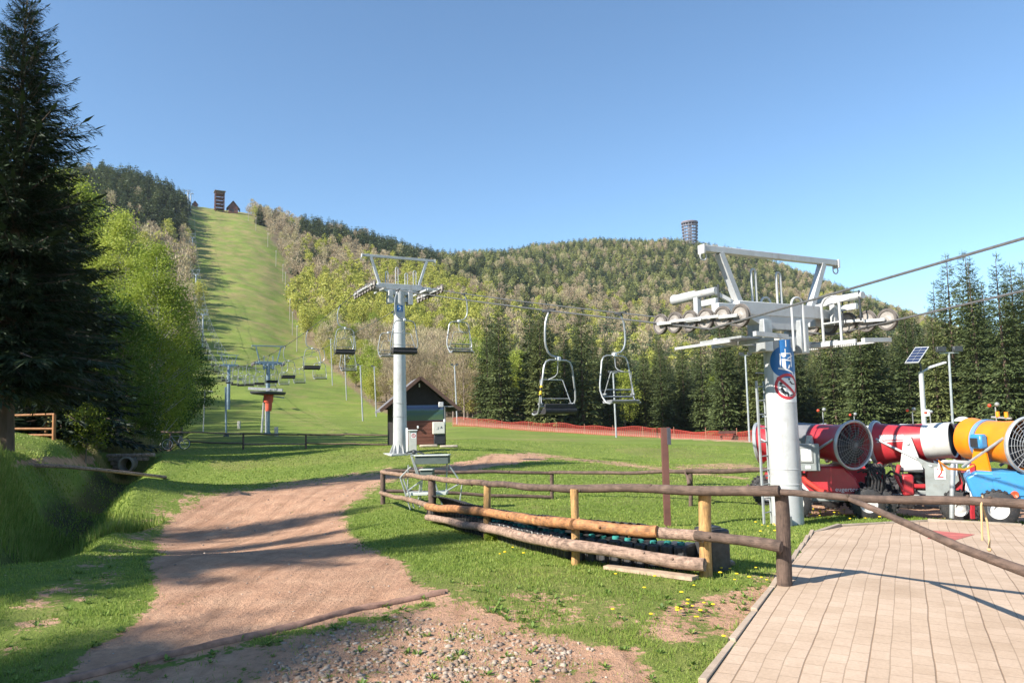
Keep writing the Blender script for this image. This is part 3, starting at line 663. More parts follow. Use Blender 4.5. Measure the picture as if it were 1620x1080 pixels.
# ---- forest trees: a few shapes of each kind
def join(*parts):
    o_ = 0; Vs, Fs = [], []
    for V, Fq in parts: Vs.append(V); Fs.append(Fq + o_); o_ += len(V)
    return np.concatenate(Vs), np.concatenate(Fs)
def simple_trunk(H, r, k=5):
    a = np.arange(k) / k * 6.283; V = np.concatenate([np.stack([np.cos(a) * r * s, np.sin(a) * r * s, np.full(k, zz)], -1) for s, zz in ((1, -1), (.25, H * .85))])
    return V, np.array([[i, (i + 1) % k, k + (i + 1) % k, k + i] for i in range(k)])
def kind_mesh(kind, lod, seed):
    g = np.random.default_rng(seed)
    if kind == 'spruce':
        H = 20 * g.uniform(.9, 1.1); Rr = g.uniform(2.7, 3.6)
        if lod == 0: V, Fq, _ = spruce_geo(H, Rr * 1.12, 38, 9, 9, 2, seed, tw=.50, z0=.04, gaps=.06, power=.68, wr=.36, ragged=.4)
        elif lod == 1: V, Fq, _ = spruce_geo(H, Rr * 1.2, 20, 7, 5, 1, seed, tw=.65, z0=.05, gaps=.08, power=.75, wr=.55)
        else: V, Fq, _ = spruce_geo(H, Rr * 1.3, 11, 6, 3, 1, seed, tw=1.0, z0=.05, gaps=.05, power=.72, wr=.85)
        if lod: V, Fq = join((V, Fq), simple_trunk(H, .25, 4))
        return V, Fq, H, None
    H = 15 * g.uniform(.85, 1.15); Rx = g.uniform(2.8, 4.0); zb = H * g.uniform(.12, .28)
    if kind == 'bare':
        K, per, leaf = ((190, 34, .8), (80, 22, 1.1), (44, 12, 1.5))[lod]; V, Fq, e = cluster_geo(H, Rx, zb, K, per, leaf, seed, .75, twig=True, aspect=(.045, .085, .16)[lod], shape=.6)
    elif kind == 'larch':
        V, Fq, _ = spruce_geo(H, Rx * 1.0, 11, 6, 3, 1, seed, tw=1.0, z0=.1, power=.6, wr=.9); e = []
    else:
        K, per, leaf = ((190, 34, .33), (90, 20, .6), (40, 11, 1.05))[lod]; V, Fq, e = cluster_geo(H, Rx, zb, K, per, leaf, seed, .7, shape=.7)
    if lod: V, Fq = join((V, Fq), simple_trunk(H, .2, 4)); return V, Fq, H, None
    return V, Fq, H, e
# visibility along each ray
azt = np.linspace(R(-36), R(42), 400); rt = np.exp(np.linspace(math.log(50), math.log(1300), 220))
AA2, RR2 = np.meshgrid(azt, rt, indexing='ij'); Z2 = hz((RR2 * np.sin(AA2)).ravel(), (RR2 * np.cos(AA2)).ravel()).reshape(AA2.shape)
EL = np.maximum.accumulate((Z2 - CAMZ) / RR2, axis=1)
def visible(x, y, z, H):
    r = np.hypot(x, y); a = np.arctan2(x, y); i = np.clip(((a - azt[0]) / (azt[1] - azt[0])).astype(int), 0, 399); j = np.clip((np.log(r * .985) - math.log(50)) / (math.log(26) / 219), 0, 219).astype(int)
    return (z + H * .9 - CAMZ) / r > EL[i, j]
pts = []
for (r0, r1, sp) in ((74, 190, 5.2), (190, 420, 6.6), (420, 1180, 7.2)):
    nx = int(2 * r1 / sp); GX, GY = np.meshgrid(np.arange(-r1, r1, sp), np.arange(20, r1, sp)); GX = GX.ravel() + rng.uniform(-.45, .45, GX.size) * sp; GY = GY.ravel() + rng.uniform(-.45, .45, GY.size) * sp
    rr_ = np.hypot(GX, GY); aa = np.arctan2(GX, GY); k = (rr_ >= r0) & (rr_ < r1) & (aa > R(-54)) & (aa < R(50)); pts.append(np.stack([GX[k], GY[k]], -1))
pts = np.concatenate(pts); x, y = pts[:, 0], pts[:, 1]; z = hz(x, y); px, py = proj(x, y, z); r = np.hypot(x, y); aa_ = np.arctan2(x, y)
run = inpoly(px, py, RUN, .5) > .5
netx = [720, 960, 1200, 1650]; nety = [665, 680, 692, 699]
lim = np.interp(px, netx, nety)
run = inpoly(px + (fbm(x / 11, y / 11, 3, 51) - .5) * 26 * sstep(120, 260, r), py, RUN, .5) > .5
ok = ~run & visible(x, y, z, 18)
ok &= np.where(px > 640, py < np.where(px > 720, lim, 663), True)
ok &= ~((aa_ > R(41)) & (r < 90))
ok &= ~((px > 285) & (px <= 640) & (r < 118)) & ~((px <= 285) & (r < 84))
ok &= ~((px < 300) & (px > 262) & (py > 600))
ok &= ~((px > 330) & (px < 380) & (r > 560)) & ~((np.abs(px - 1092) < 9) & (r > 1035) & (r < 1065))
x, y, z, px, py, r = (q[ok] for q in (x, y, z, px, py, r))
nc = fbm(x / 55, y / 55, 3, 91); nf = rng.random(len(x)); nc2 = fbm(x / 120 + 7, y / 120, 3, 93)
kind = np.full(len(x), 'bare   ')
ridge = np.interp(px, [380, 430, 470, 550, 650, 760, 900], [350, 352, 352, 366, 402, 415, 398])
def setk(mask, probs):
    c_ = 0
    for kname, pr in probs: kind[mask & (nf >= c_) & (nf < c_ + pr)] = kname; c_ += pr
setk(px < 300, [('spruce', .05), ('leafy', .2), ('bare', .75)])
setk((px < 300) & (py < 378 + (nc - .5) * 30), [('spruce', .94), ('bare', .06)])
R_ = px >= 300
setk(R_, [('bare', .60), ('leafy', .32), ('spruce', .08)])
setk(R_ & (px < 900) & (nc2 > .56) & (py > 400), [('leafy', .7), ('bare', .3)])
setk(R_ & (py < ridge + 26) & (px > 474) & (px < 800), [('spruce', .88), ('bare', .12)])
setk(R_ & (px < 474) & (py < 400), [('bare', .86), ('leafy', .10), ('spruce', .04)])
setk(R_ & (py > 440 + (nc - .5) * 80) & (px < 800), [('leafy', .90), ('bare', .10)])
setk(R_ & (py > 560) & (px > 590) & (px < 735), [('bare', .75), ('leafy', .25)])
setk(R_ & (px > 735) & (px < 800) & (r < 150), [('leafy', .85), ('bare', .15)])
Fz = (r > 560) & (px > 700)
setk(Fz, [('larch', .58), ('spruce', .22), ('bare', .20)])
setk(Fz & (nc > .53), [('spruce', .42), ('larch', .50), ('bare', .08)])
setk(Fz & (py > 470) & (nc < .45), [('bare', .6), ('leafy', .25), ('spruce', .15)])
setk((px > 770) & (r < 240), [('spruce', .90), ('leafy', .10)])
setk((px > 770) & (r >= 240) & (r < 560), [('spruce', .28), ('leafy', .40), ('bare', .32)])
setk((px > 1180) & (r >= 240) & (r < 620), [('spruce', .7), ('leafy', .15), ('bare', .15)])
setk((px > 1180) & (r < 240), [('spruce', 1.0)])
kind = np.char.strip(kind)
thin = np.ones(len(x), bool); thin &= ~((r > 240) & (rng.random(len(x)) < .12)); thin &= ~((kind == 'spruce') & (r < 150) & (rng.random(len(x)) < .25))
names = {'spruce': ('spruce_tree', SPR, F_SPR, 'spruce'), 'leafy': ('leafy_tree', LFG, F_LEA, 'spring green tree'), 'bare': ('bare_tree', BRN, F_BRN, 'bare tree'), 'larch': ('larch_tree', LFG, F_LAR, 'larch')}
labels = {'spruce': 'dark green spruce standing in the forest beyond the meadow', 'leafy': 'fresh yellow-green broadleaf tree in the forest edge beyond the meadow', 'bare': 'still leafless brownish tree on the wooded hillside beyond the meadow', 'larch': 'pale green larch on the far hill'}
cnt = 0
for kd in ('spruce', 'leafy', 'bare', 'larch'):
    idx = np.where((kind == kd) & thin)[0]; idx = idx[np.argsort(r[idx])]; ind = idx[:285] if kd != 'larch' else idx[:0]; rest = idx[285:] if kd != 'larch' else idx
    nm, mt, fm, cat = names[kd]
    protos = []
    for v_ in range(4):
        V, Fq, H, e = kind_mesh(kd, 0, 100 + v_ * 7 + len(kd)) if len(ind) else (None,) * 4
        if V is None: break
        me = npmesh('crown', V, Fq, mt if not (kd == 'leafy' and v_ % 2) else LFY); dat = me.data; bpy.data.objects.remove(me)
        tb = trunk_mb(H, H * .0135, bend=.3, seg=6, n=6)
        if e is not None: limbs_from(tb, e, H, H * .2, H * .013, random.Random(v_), .35, 4)
        to = tb.build('trunk', BARK if kd == 'spruce' else GREYB); td_ = to.data; bpy.data.objects.remove(to); protos.append((dat, td_, H))
    for q, i in enumerate(ind):
        dat, td_, H = protos[q % 4]; sc_ = (rng.uniform(.84, 1.10) if kd == 'spruce' else rng.uniform(.66, 1.02)) * (1.0 if kd == 'spruce' else (.95 if r[i] < 160 else .85))
        if kd == 'spruce' and px[i] < 1420 and r[i] > 150: sc_ *= .88
        if kd == 'spruce' and px[i] > 1420: sc_ *= 1.10
        t = thing(nm, labels[kd], cat, (x[i], y[i], z[i] - .2), rng.uniform(0, 6.28), cat + 's of the forest edge'); t.matrix_basis = t.matrix_basis @ Matrix.Scale(sc_, 4)
        for d_, n_ in ((dat, 'crown'), (td_, 'trunk')):
            c_ = bpy.data.objects.new(n_, d_); COL.objects.link(c_); c_.parent = t
    # the rest of the wood, one object
    Vs, Fs, Ts, off = [], [], [], 0
    for lod, sel in ((1, rest[r[rest] < 330]), (2, rest[r[rest] >= 330])):
        for v_ in range(5):
            V, Fq, H, _ = kind_mesh(kd, lod, 300 + v_ * 11 + lod); sub = sel[v_::5]
            if not len(sub): continue
            s_ = rng.uniform(.62, .98, len(sub)) * np.where(px[sub] < 300, 1.05, 1.0) * np.where(r[sub] > 420, .84, 1.0) * (.92 if kd == 'spruce' else 1.0); a = rng.uniform(0, 6.28, len(sub)); ca, sa = (np.cos(a) * s_)[:, None], (np.sin(a) * s_)[:, None]
            wv = np.stack([V[None, :, 0] * ca - V[None, :, 1] * sa + x[sub][:, None], V[None, :, 0] * sa + V[None, :, 1] * ca + y[sub][:, None], V[None, :, 2] * s_[:, None] + z[sub][:, None] - .3], -1).reshape(-1, 3)
            Fs.append((Fq[None] + (np.arange(len(sub)) * len(V))[:, None, None]).reshape(-1, 4) + off); Vs.append(wv); off += len(wv); Ts.append(np.repeat(rng.random(len(sub)), len(V)))
    if Vs:
        o_ = npmesh('distant_' + nm.replace('_tree', '_forest'), np.concatenate(Vs), np.concatenate(Fs), fm, {'tint': np.concatenate(Ts)})
        tag(o_, 'distant forest of ' + {'spruce': 'dark spruces', 'leafy': 'fresh yellow-green broadleaf trees', 'bare': 'leafless brown trees', 'larch': 'pale green larches'}[kd] + ' covering the hillsides', 'forest', kind='stuff')
    open('/tmp/trees.txt', 'a').write(f'{kd} {len(ind)} {len(rest)} {off} {r[rest].min() if len(rest) else 0}\n')
# lone spruce on the right edge of the piste near the top
V, Fq, _ = spruce_geo(19, 5.2, 30, 9, 9, 2, 5, tw=.5, z0=.03, power=.8, wr=.5); H = 19; p = ground(411, 356, 1000); t = tree('spruce_tree', 'lone dark spruce at the upper right edge of the ski slope', (p.x, p.y, gz(p.x, p.y) - .5), V, Fq, SPR, trunk_mb(H, .28), BARK, sc=.9)

# ================================================================ CHAIRLIFT
WHT = M('white_painted_steel', (.46, .47, .47), .45, var=.12, scale=2.5, dirt=.18, rust=.35)
GAL = M('galvanised_steel', (.44, .46, .47), .42, .35, var=.22, scale=5, dirt=.15)
BLU = M('blue_grey_steel', (.22, .30, .36), .5, .2, var=.2, scale=3)
DRK = M('dark_steel', (.06, .065, .07), .5, .3, var=.3, scale=8)
BLK = M('black_rubber', (.022, .022, .024), .7, var=.4, scale=12, bmp=.002, dirt=.25)
SHV = M('sheave_metal', (.34, .31, .28), .5, .1, var=.25, scale=7, dirt=.4)
SBL = M('sign_blue', (.02, .13, .36), .4, var=.12, scale=4)
SWH = M('sign_white', (.74, .75, .75), .45, var=.08, scale=4, dirt=.06)
SRD = M('sign_red', (.50, .035, .05), .4, var=.15, scale=4)
SBK = M('sign_black', (.03, .03, .035), .5)
GRT = M('steel_grating', (.36, .37, .37), .6, .3, var=.3, scale=10)
LC1 = Vector((5.18, 14.5)); LX = Vector((.889, .457)); LY = Vector((-.457, .889)); LRZ = math.atan2(.457, .889)
GA, GB = -1.65, 1.62
def text_obj(body, size):
    cu = bpy.data.curves.new('t', 'FONT'); cu.body = body; cu.size = size; cu.align_x = 'CENTER'; cu.align_y = 'CENTER'; cu.resolution_u = 3
    o_ = bpy.data.objects.new('t', cu); COL.objects.link(o_); bpy.context.view_layer.update()
    me = bpy.data.meshes.new_from_object(o_.evaluated_get(bpy.context.evaluated_depsgraph_get())); bpy.data.objects.remove(o_); bpy.data.curves.remove(cu)
    bm = bmesh.new(); bm.from_mesh(me); bmesh.ops.triangulate(bm, faces=bm.faces)
    for _ in range(2): bmesh.ops.subdivide_edges(bm, edges=[e for e in bm.edges if e.calc_length() > size * .12], cuts=1, use_grid_fill=True)
    bmesh.ops.triangulate(bm, faces=bm.faces); v = [(p.co.x, p.co.y) for p in bm.verts]; f = [tuple(q.index for q in p.verts) for p in bm.faces]; bm.free(); bpy.data.meshes.remove(me)
    return v, f
def disk2(r0, r1, n=40, k=8, cx=0, cy=0):
    v, f = [], []
    for i in range(k + 1):
        rr_ = r0 + (r1 - r0) * i / k; v += [(cx + rr_ * math.cos(2 * math.pi * j / n), cy + rr_ * math.sin(2 * math.pi * j / n)) for j in range(n)]
    for i in range(k): f += [(i * n + j, i * n + (j + 1) % n, (i + 1) * n + (j + 1) % n, (i + 1) * n + j) for j in range(n)]
    return v, f
def bar2(p, q, w, k=12, jn=3):
    p = Vector(p); q = Vector(q); d = (q - p); s = Vector((-d.y, d.x)).normalized() * w / 2; v = []
    for i in range(k + 1):
        for j in range(jn + 1): c = p + d * i / k + s * (2 * j / jn - 1); v.append((c.x, c.y))
    f = [(i * (jn + 1) + j, i * (jn + 1) + j + 1, (i + 1) * (jn + 1) + j + 1, (i + 1) * (jn + 1) + j) for i in range(k) for j in range(jn)]
    return v, f
def join2(*ps):
    v, f = [], []
    for a, b_ in ps: o_ = len(v); v += a; f += [tuple(i + o_ for i in q) for q in b_]
    return v, f
def off2(sh, dx, dy): return [(a + dx, b_ + dy) for a, b_ in sh[0]], sh[1]
def wrap(sh, Rc, ang, z, lift, name, mat, parent):
    """lays a flat 2D shape on a vertical cylinder round the parent's z axis"""
    mb = MB()
    for u, v in sh[0]: a = ang + u / Rc; mb.v.append(((Rc + lift) * math.cos(a), (Rc + lift) * math.sin(a), z + v))
    mb.f = list(sh[1]); return mb.build(name, mat, parent)
def flat(sh, origin, ux, uy, name, mat, parent):
    o_ = Vector(origin); ux = Vector(ux); uy = Vector(uy); mb = MB()
    for u, v in sh[0]: mb.v.append(tuple(o_ + ux * u + uy * v))
    mb.f = list(sh[1]); return mb.build(name, mat, parent)
def arc(c, r, a0, a1, n, plane='xz'):
    out = []
    for i in range(n + 1):
        a = a0 + (a1 - a0) * i / n; p = (r * math.cos(a), r * math.sin(a))
        out.append((c[0] + p[0], c[1], c[2] + p[1]) if plane == 'xz' else (c[0], c[1] + p[0], c[2] + p[1]))
    return out
def hoop(mb, x, y, z0, z1, w, r=.022, plane='xz'):
    if plane == 'xz': pts = [(x - w / 2, y, z0), (x - w / 2, y, z1 - w / 2)] + arc((x, y, z1 - w / 2), w / 2, math.pi, 0, 8) + [(x + w / 2, y, z0)]
    else: pts = [(x, y - w / 2, z0), (x, y - w / 2, z1 - w / 2)] + arc((x, y, z1 - w / 2), w / 2, math.pi, 0, 8, 'yz') + [(x, y + w / 2, z0)]
    mb.tube(pts, r, 7)
def wheel(parent, x, y, z, r=.208, w=.075):
    """one sheave: rubber tyre with a pressed metal disc and hub"""
    m_ = MB(); m_.lathe((x - w / 2, y, z), (1, 0, 0), [(0, r * .80), (0, r), (w * .22, r * 1.04), (w * .35, r * .94), (w * .65, r * .94), (w * .78, r * 1.04), (w, r), (w, r * .80)], 26, close=True)
    s = m_.build('sheave', M('sheave_tyre', (.12, .105, .095), .7, var=.3, scale=9, dirt=.4), parent)
    d = MB(); d.lathe((x, y, z), (1, 0, 0), [(-w * .42, .0005), (-w * .42, r * .2), (-w * .3, r * .24), (-w * .12, r * .5), (-w * .30, r * .78), (-w * .30, r * .81), (w * .30, r * .81), (w * .30, r * .78), (w * .12, r * .5), (w * .3, r * .24), (w * .42, r * .2), (w * .42, .0005)], 26)
    h = d.build('sheave_disc', SHV, s); h.parent = s
    return s
def lift_head(t, zr, under=True, nw=6, fh=1.1, lod=0, mat=None, near=False):
    """crossarm, top frame, sheave trains; zr = rope height above the tower's base, in the tower's own axes"""
    mt = mat or WHT
    zw = zr + (.217 if under else -.217); za = zr + (.42 if near else -.02)       # arm centre height
    a = MB(); a.box((0, 0, za), (2.2, .30, .26), bev=.012)
    a.box((-1.3, 0, za - .02), (.55, .20, .18), bev=.01); a.box((1.3, 0, za - .02), (.55, .20, .18), bev=.01)
    a.poly([(-.95, -.13, za - .13), (.95, -.13, za - .13), (.42, -.13, za - .38), (-.42, -.13, za - .38)], .26, (0, 1, 0))
    a.build('crossarm', mt, t)
    if lod < 2:
        q = MB(); q.box((-.48, -.02, za - .52), (.22, .44, .62), bev=.01); q.box((.50, -.02, za - .52), (.22, .44, .66), bev=.01); q.box((0, .05, za - .62), (.78, .34, .20), bev=.01); q.build('head_box', GAL if near else mt, t)
    f = MB(); zt = za + fh; f.box((0, 0, zt), (3.62, .13, .12), bev=.008)
    f.build('top_beam', mt, t)
    for s in (-1, 1):
        g = MB(); g.bar((s * 1.40, 0, zt - .06), (s * .98, 0, za + .12), .15, .11, up=(1, 0, 0)); g.build('frame_strut', mt, t)
        if lod < 2:
            g = MB(); g.box((s * 1.83, 0, zt - .02), (.04, .18, .18), bev=.008); g.tube(arc((s * 1.80, 0, zt - .15), .075, math.pi * .75, math.pi * 2.25, 10), .014, 6); g.build('lifting_hook', mt, t)
    ex = .24
    for s, gx_ in ((-1, GA), (1, GB)):
        tr = MB(); L = nw * .45; yo = (.40 if s < 0 else -.12) if near else .2; tilt = .055 if near else 0.0
        def zt_(y_): return zw + (y_ - yo) * tilt
        tr.box((gx_ - s * .10, yo, zw + .02), (.035, L * .50, .055), rx=math.atan(tilt), bev=.006)
        tr.box((gx_ + s * .10, yo, zw + .02), (.035, L * .50, .055), rx=math.atan(tilt), bev=.006)
        for k in range(nw // 2):
            yc = yo + (k - (nw / 2 - 1) / 2) * .90
            tr.box((gx_ - s * .085, yc, zt_(yc)), (.035, .46, .06), rx=math.atan(tilt), bev=.006); tr.box((gx_ + s * .085, yc, zt_(yc)), (.035, .46, .06), rx=math.atan(tilt), bev=.006)
        tr.box((gx_ - s * .22, .2, zw + .04), (.34, .20, .16), bev=.008)
        tr.cyl((gx_ - s * .2, .2, zw), (gx_ + s * .13, .2, zw), .045, n=10)
        sb = tr.build('sheave_beam', mt if lod == 0 else GAL, t)
        if lod < 2:
            for k in range(nw): yy = yo + (k - (nw - 1) / 2) * .45; wheel(t, gx_, yy, zt_(yy))
        else:
            w_ = MB()
            for k in range(nw): w_.lathe((gx_ - .05, .2 + (k - (nw - 1) / 2) * .41, zw), (1, 0, 0), [(0, .001), (0, .2), (.1, .2), (.1, .001)], 12)
            w_.build('sheave_train', DRK, t)
        # catwalk below the train
        c = MB(); x0 = s * 1.22
        if lod < 2:
            c.bar((x0 - s * .22, (.75 if s < 0 else 1.2), zr - .25), (x0 - s * .22, -1.0, zr - .25), .045, .08); c.bar((x0 + s * .30, (1.25 if s < 0 else .8), zr - .25), (x0 + s * .30, -1.0 if s > 0 else -.3, zr - .25), .04, .05)
            c.bar((x0 - s * .9, .1, zr - .22), (x0 + s * .3, .1, zr - .22), .10, .12); c.bar((x0 - s * .22, -1.15, zr - .25), (x0 + s * .55, -1.15, zr - .22), .08, .08)
            c.build('catwalk_frame', mt, t)
            gt = MB()
            for k in range(22): gt.box((x0 + s * .04, -.55 + k * .05 - .45 * (k >= 11) * 0, zr - .2), (.50, .012, .03))
            gt.bar((x0 - s * .21, -.58, zr - .2), (x0 - s * .21, .52, zr - .2), .02, .04); gt.bar((x0 + s * .29, -.58, zr - .2), (x0 + s * .29, .52, zr - .2), .02, .04)
            gt.build('catwalk_grating', GRT, t)
        else: c.bar((x0, 1.3, zr - .25), (x0, -1.1, zr - .25), .3, .06); c.build('catwalk', mt, t)
    hs = [(-.55, .0, za + .12, za + .80, .11), (.12, 0, za + .12, za + .78, .11), (-.02, -.55, za - .85, za + .18, .30, .024), (1.02, -.45, zr - .2, za + .28, .42, .026, 'yz'), (-.15, .1, za + .05, za + .28, .26)] if near else \
         ([(-.62, .0, za + .1, za + .72, .12), (-.12, 0, za + .1, za + .95, .12), (.35, 0, za + .1, za + .70, .12), (.78, 0, za + .1, za + .85, .14)] if lod == 0 else [(-.5, 0, za, za + .75, .12, .03), (.5, 0, za, za + .75, .12, .03)])
    for q_ in hs:
        h = MB(); hoop(h, *q_)
        if len(q_) > 6: h.bar((1.02, -.66, za - .25), (1.02, -.24, za - .25), .03)
        h.build('handrail', mt, t)
    return za
def lift_tower(name, label, base, top, zr_abs, d0, d1, under=True, nw=6, fh=1.1, lod=0, mat=None, near=False, sc=1.0):
    """base/top: world points of the pole"""
    t = thing(name, label, 'chairlift tower', (base.x, base.y, base.z), LRZ, 'chairlift towers'); zr = (zr_abs - base.z) / sc
    t.matrix_basis = t.matrix_basis @ Matrix.Scale(sc, 4)
    mt = mat or WHT; ztop = zr - .15
    p = MB(); p.lathe((0, 0, 0), (0, 0, 1), [(-.3, d0 / 2), (.0, d0 / 2)] + [(ztop * k / 6, (d0 + (d1 - d0) * k / 6) / 2) for k in range(1, 7)] + [(ztop, .01)], 36)
    p.build('pole', mt if not near else WHT, t)
    if lod < 2:
        q = MB(); zs = ztop * .22
        for zz, rr_ in ((zs, d0 / 2), (ztop * .30, d0 / 2 * .99)): q.lathe((0, 0, zz), (0, 0, 1), [(0, rr_ - .004), (.004, rr_ + .006), (.012, rr_ + .006), (.016, rr_ - .004)], 36)
        q.build('pole_seam', mt, t)
        fl = MB(); fl.box((0, 0, -.05), (d0 * 1.9, d0 * 1.9, .10), bev=.01)
        if not near:
            for k in range(12): a = k / 12 * 6.283; fl.poly([(d0 / 2 * math.cos(a), d0 / 2 * math.sin(a), .0), (d0 * .78 * math.cos(a), d0 * .78 * math.sin(a), .0), (d0 / 2 * math.cos(a), d0 / 2 * math.sin(a), .42)], .02, (-math.sin(a), math.cos(a), 0))
            fl.build('foot_flange', mt, t)
    lift_head(t, zr, under, nw, fh, lod, mat, near)
    return t, zr
# tower 1, in front
b1 = P(1244, 833, 14.55); b1.z = gz(b1.x, b1.y) - .02; c1 = Vector((LC1.x + .05, LC1.y, 0)); zr1 = 1.60 + CAMZ
base1 = Vector((c1.x, c1.y, b1.z))
T1, zr = lift_tower('chairlift_tower', 'big white chairlift tower numbered 1 with blue and red round signs, nearest the camera', base1, None, zr1, .585, .56, True, 6, 1.10, 0, None, True)
za = zr + .42
for s, y0, y1, zz in ((-1, .1, 1.35, .50), (1, -.75, .35, .42)):      # hydraulic tension cylinders
    m_ = MB(); xx = s * 1.42; zc = za + zz - .16
    m_.lathe((xx, y1, zc), (0, -1, 0), [(0, .001), (0, .11), (.03, .115), (.05, .1), (.62, .1), (.66, .075), (1.25, .07), (1.25, .001)], 22); m_.build('tension_cylinder', WHT, T1)
    m_ = MB(); m_.box((xx, y0 + .55, zc - .26), (.12, .12, .42), bev=.01); m_.box((xx, y0 + .2, zc - .20), (.09, .40, .12), bev=.01); m_.bar((xx, y0 + .1, zc), (s * 1.0, .05, za + .1), .07, .07); m_.build('cylinder_bracket', WHT, T1)
    m_ = MB(); m_.tube([(xx, y0 + .35, zc - .55), (xx - .02, y0 + .33, zc - .2), (xx, y0 + .3, zc + .13), (xx + .03, y0 + .2, zc - .1)], .018, 7); m_.tube([(xx - .05, y0 - .1, zc - .5), (xx - .05, y0 - .1, zc + .1)], .02, 7); m_.build('hydraulic_pipe', DRK, T1)
# ladder on the left of the pole
ld = MB(); lc = Vector((-.25, .27, 0)); lv = Vector((.96, .28, 0)) * .15
for s in (-1, 1): ld.bar(lc + lv * s + Vector((0, 0, .02)), lc + lv * s + Vector((0, 0, zr - .95)), .035, .035)
for k in range(11): ld.cyl(lc - lv + Vector((0, 0, .25 + k * .27)), lc + lv + Vector((0, 0, .25 + k * .27)), .012, n=7)
for zz in (.95, 2.1): ld.bar(lc + Vector((0, 0, zz)), lc * .5 + Vector((0, 0, zz)), .03)
ld.build('ladder', GAL, T1)
st_ = MB(); st_.box((-.36, -.22, .14), (.20, .26, .20), bev=.01); st_.build('step_box', M('grey_plate', (.30, .30, .29), .6, var=.15), T1)
ANG = math.atan2(-.985, .17) - LRZ; Rc = .285
def plate2(w_, h_): return bar2((0, -h_ / 2), (0, h_ / 2), w_, 10, 16)
zs1 = zr1 - base1.z
zc1 = (P(1237, 547, 14.3).z - base1.z); zc2 = (P(1237, 571, 14.3).z - base1.z); zc3 = (P(1237, 609, 14.3).z - base1.z)
wrap(plate2(.25, .17), Rc, ANG, zc1 + .03, .004, 'number_plate', SBL, T1)
wrap(text_obj('1', .19), Rc, ANG, zc1 + .03, .009, 'number', SWH, T1)
wrap(disk2(0, .315), Rc, ANG, zc2 - .02, .004, 'bar_closing_sign', SBL, T1)
fig = join2(bar2((-.16, -.12), (.02, -.16), .03), bar2((.02, -.16), (.13, -.22), .03), bar2((.13, -.22), (.13, -.26), .03), bar2((-.05, -.13), (-.06, .06), .07), disk2(0, .045, 16, 3, -.05, .13),
            bar2((-.06, .04), (.10, .02), .025), bar2((.10, .16), (.10, -.10), .022), bar2((-.10, .16), (.10, .16), .018), bar2((-.02, .16), (-.02, .25), .02), bar2((.03, -.13), (.06, -.06), .03), bar2((.02, .06), (.14, .12), .018), bar2((-.12, -.1), (-.12, .16), .018))
wrap(fig, Rc, ANG, zc2 - .02, .008, 'chair_pictogram', SWH, T1)
wrap(plate2(.52, .60), Rc, ANG, zc3 - .03, .003, 'prohibition_sign', SWH, T1)
a45 = .19
wrap(join2(disk2(.195, .25), bar2((-a45, a45 * .95), (a45, -a45 * .95), .05)), Rc, ANG, zc3 - .03, .007, 'prohibition_ring', SRD, T1)
fig = join2(bar2((-.13, -.02), (-.07, -.12), .045), bar2((-.07, -.12), (.0, -.13), .04), bar2((.0, -.13), (-.01, -.19), .03), disk2(0, .03, 12, 3, -.13, .06), bar2((-.15, .02), (-.05, -.02), .022), bar2((.04, -.17), (.16, -.14), .02), bar2((.16, -.14), (.18, -.11), .018), bar2((.04, .1), (.10, .04), .03), bar2((.10, .05), (.17, .04), .02), disk2(0, .022, 12, 3, .03, .14), bar2((-.14, -.09), (-.05, -.17), .018))
wrap(fig, Rc, ANG, zc3 - .03, .0065, 'swinging_pictogram', SBK, T1)
# tower 2
b2 = P(633, 718, 35); b2.z = gz(b2.x, b2.y) + .05
zr2 = P(688, 456, 35.6).z
T2, z2 = lift_tower('chairlift_tower', 'white chairlift tower standing by the wooden hut, second from the camera', b2, None, zr2, .66, .50, False, 8, 1.42, 0)
a2 = math.atan2(-.95, .25) - LRZ; wrap(bar2((0, -.17), (0, .17), .30, 8, 10), .255, a2, z2 - 1.1, .006, 'number_plate', SBL, T2); wrap(text_obj('2', .30), .255, a2, z2 - 1.1, .014, 'number', SWH, T2)
# towers up the slope
def pole_tower(px, pyb, pyt, Y, label, lod, mat, nw=6, fh=1.3, dia=.55):
    b_ = P(px, pyb, Y); zt = P(px, pyt, Y).z; b_.z = gz(b_.x, b_.y) - .1
    return lift_tower('chairlift_tower', label, b_, None, zt, dia, dia * .8, False, nw, fh, lod, mat)[0], zt
T3, zr3 = pole_tower(423, 685, 573, 85, 'blue grey chairlift tower behind the red padded drag lift post', 1, BLU, 6, 1.9)
T4, zr4 = pole_tower(361, 648, 577, 142, 'blue grey chairlift tower in the shade left of the red padded post', 2, BLU, 6, 1.9, .7)
T5, zr5 = pole_tower(320, 548, 497, 240, 'small pale chairlift tower low on the shaded left side of the ski slope', 2, GAL, 6, 1.5, .6)
T6, zr6 = pole_tower(309, 483, 434, 310, 'pale chairlift tower midway up the left side of the ski slope', 2, GAL, 6, 2.0, .8)
T7, zr7 = pole_tower(304, 402, 376, 420, 'pale chairlift tower on the upper left side of the ski slope', 2, GAL, 6, 2.2, .8)
T8, zr8 = pole_tower(301, 345, 306, 520, 'pale chairlift tower near the hilltop below the skyline', 2, GAL, 6, 2.2, .9)
T9, zr9 = pole_tower(297, 326, 302, 575, 'topmost pale chairlift mast standing against the sky on the hilltop', 2, GAL, 6, 1.0, 1.0)
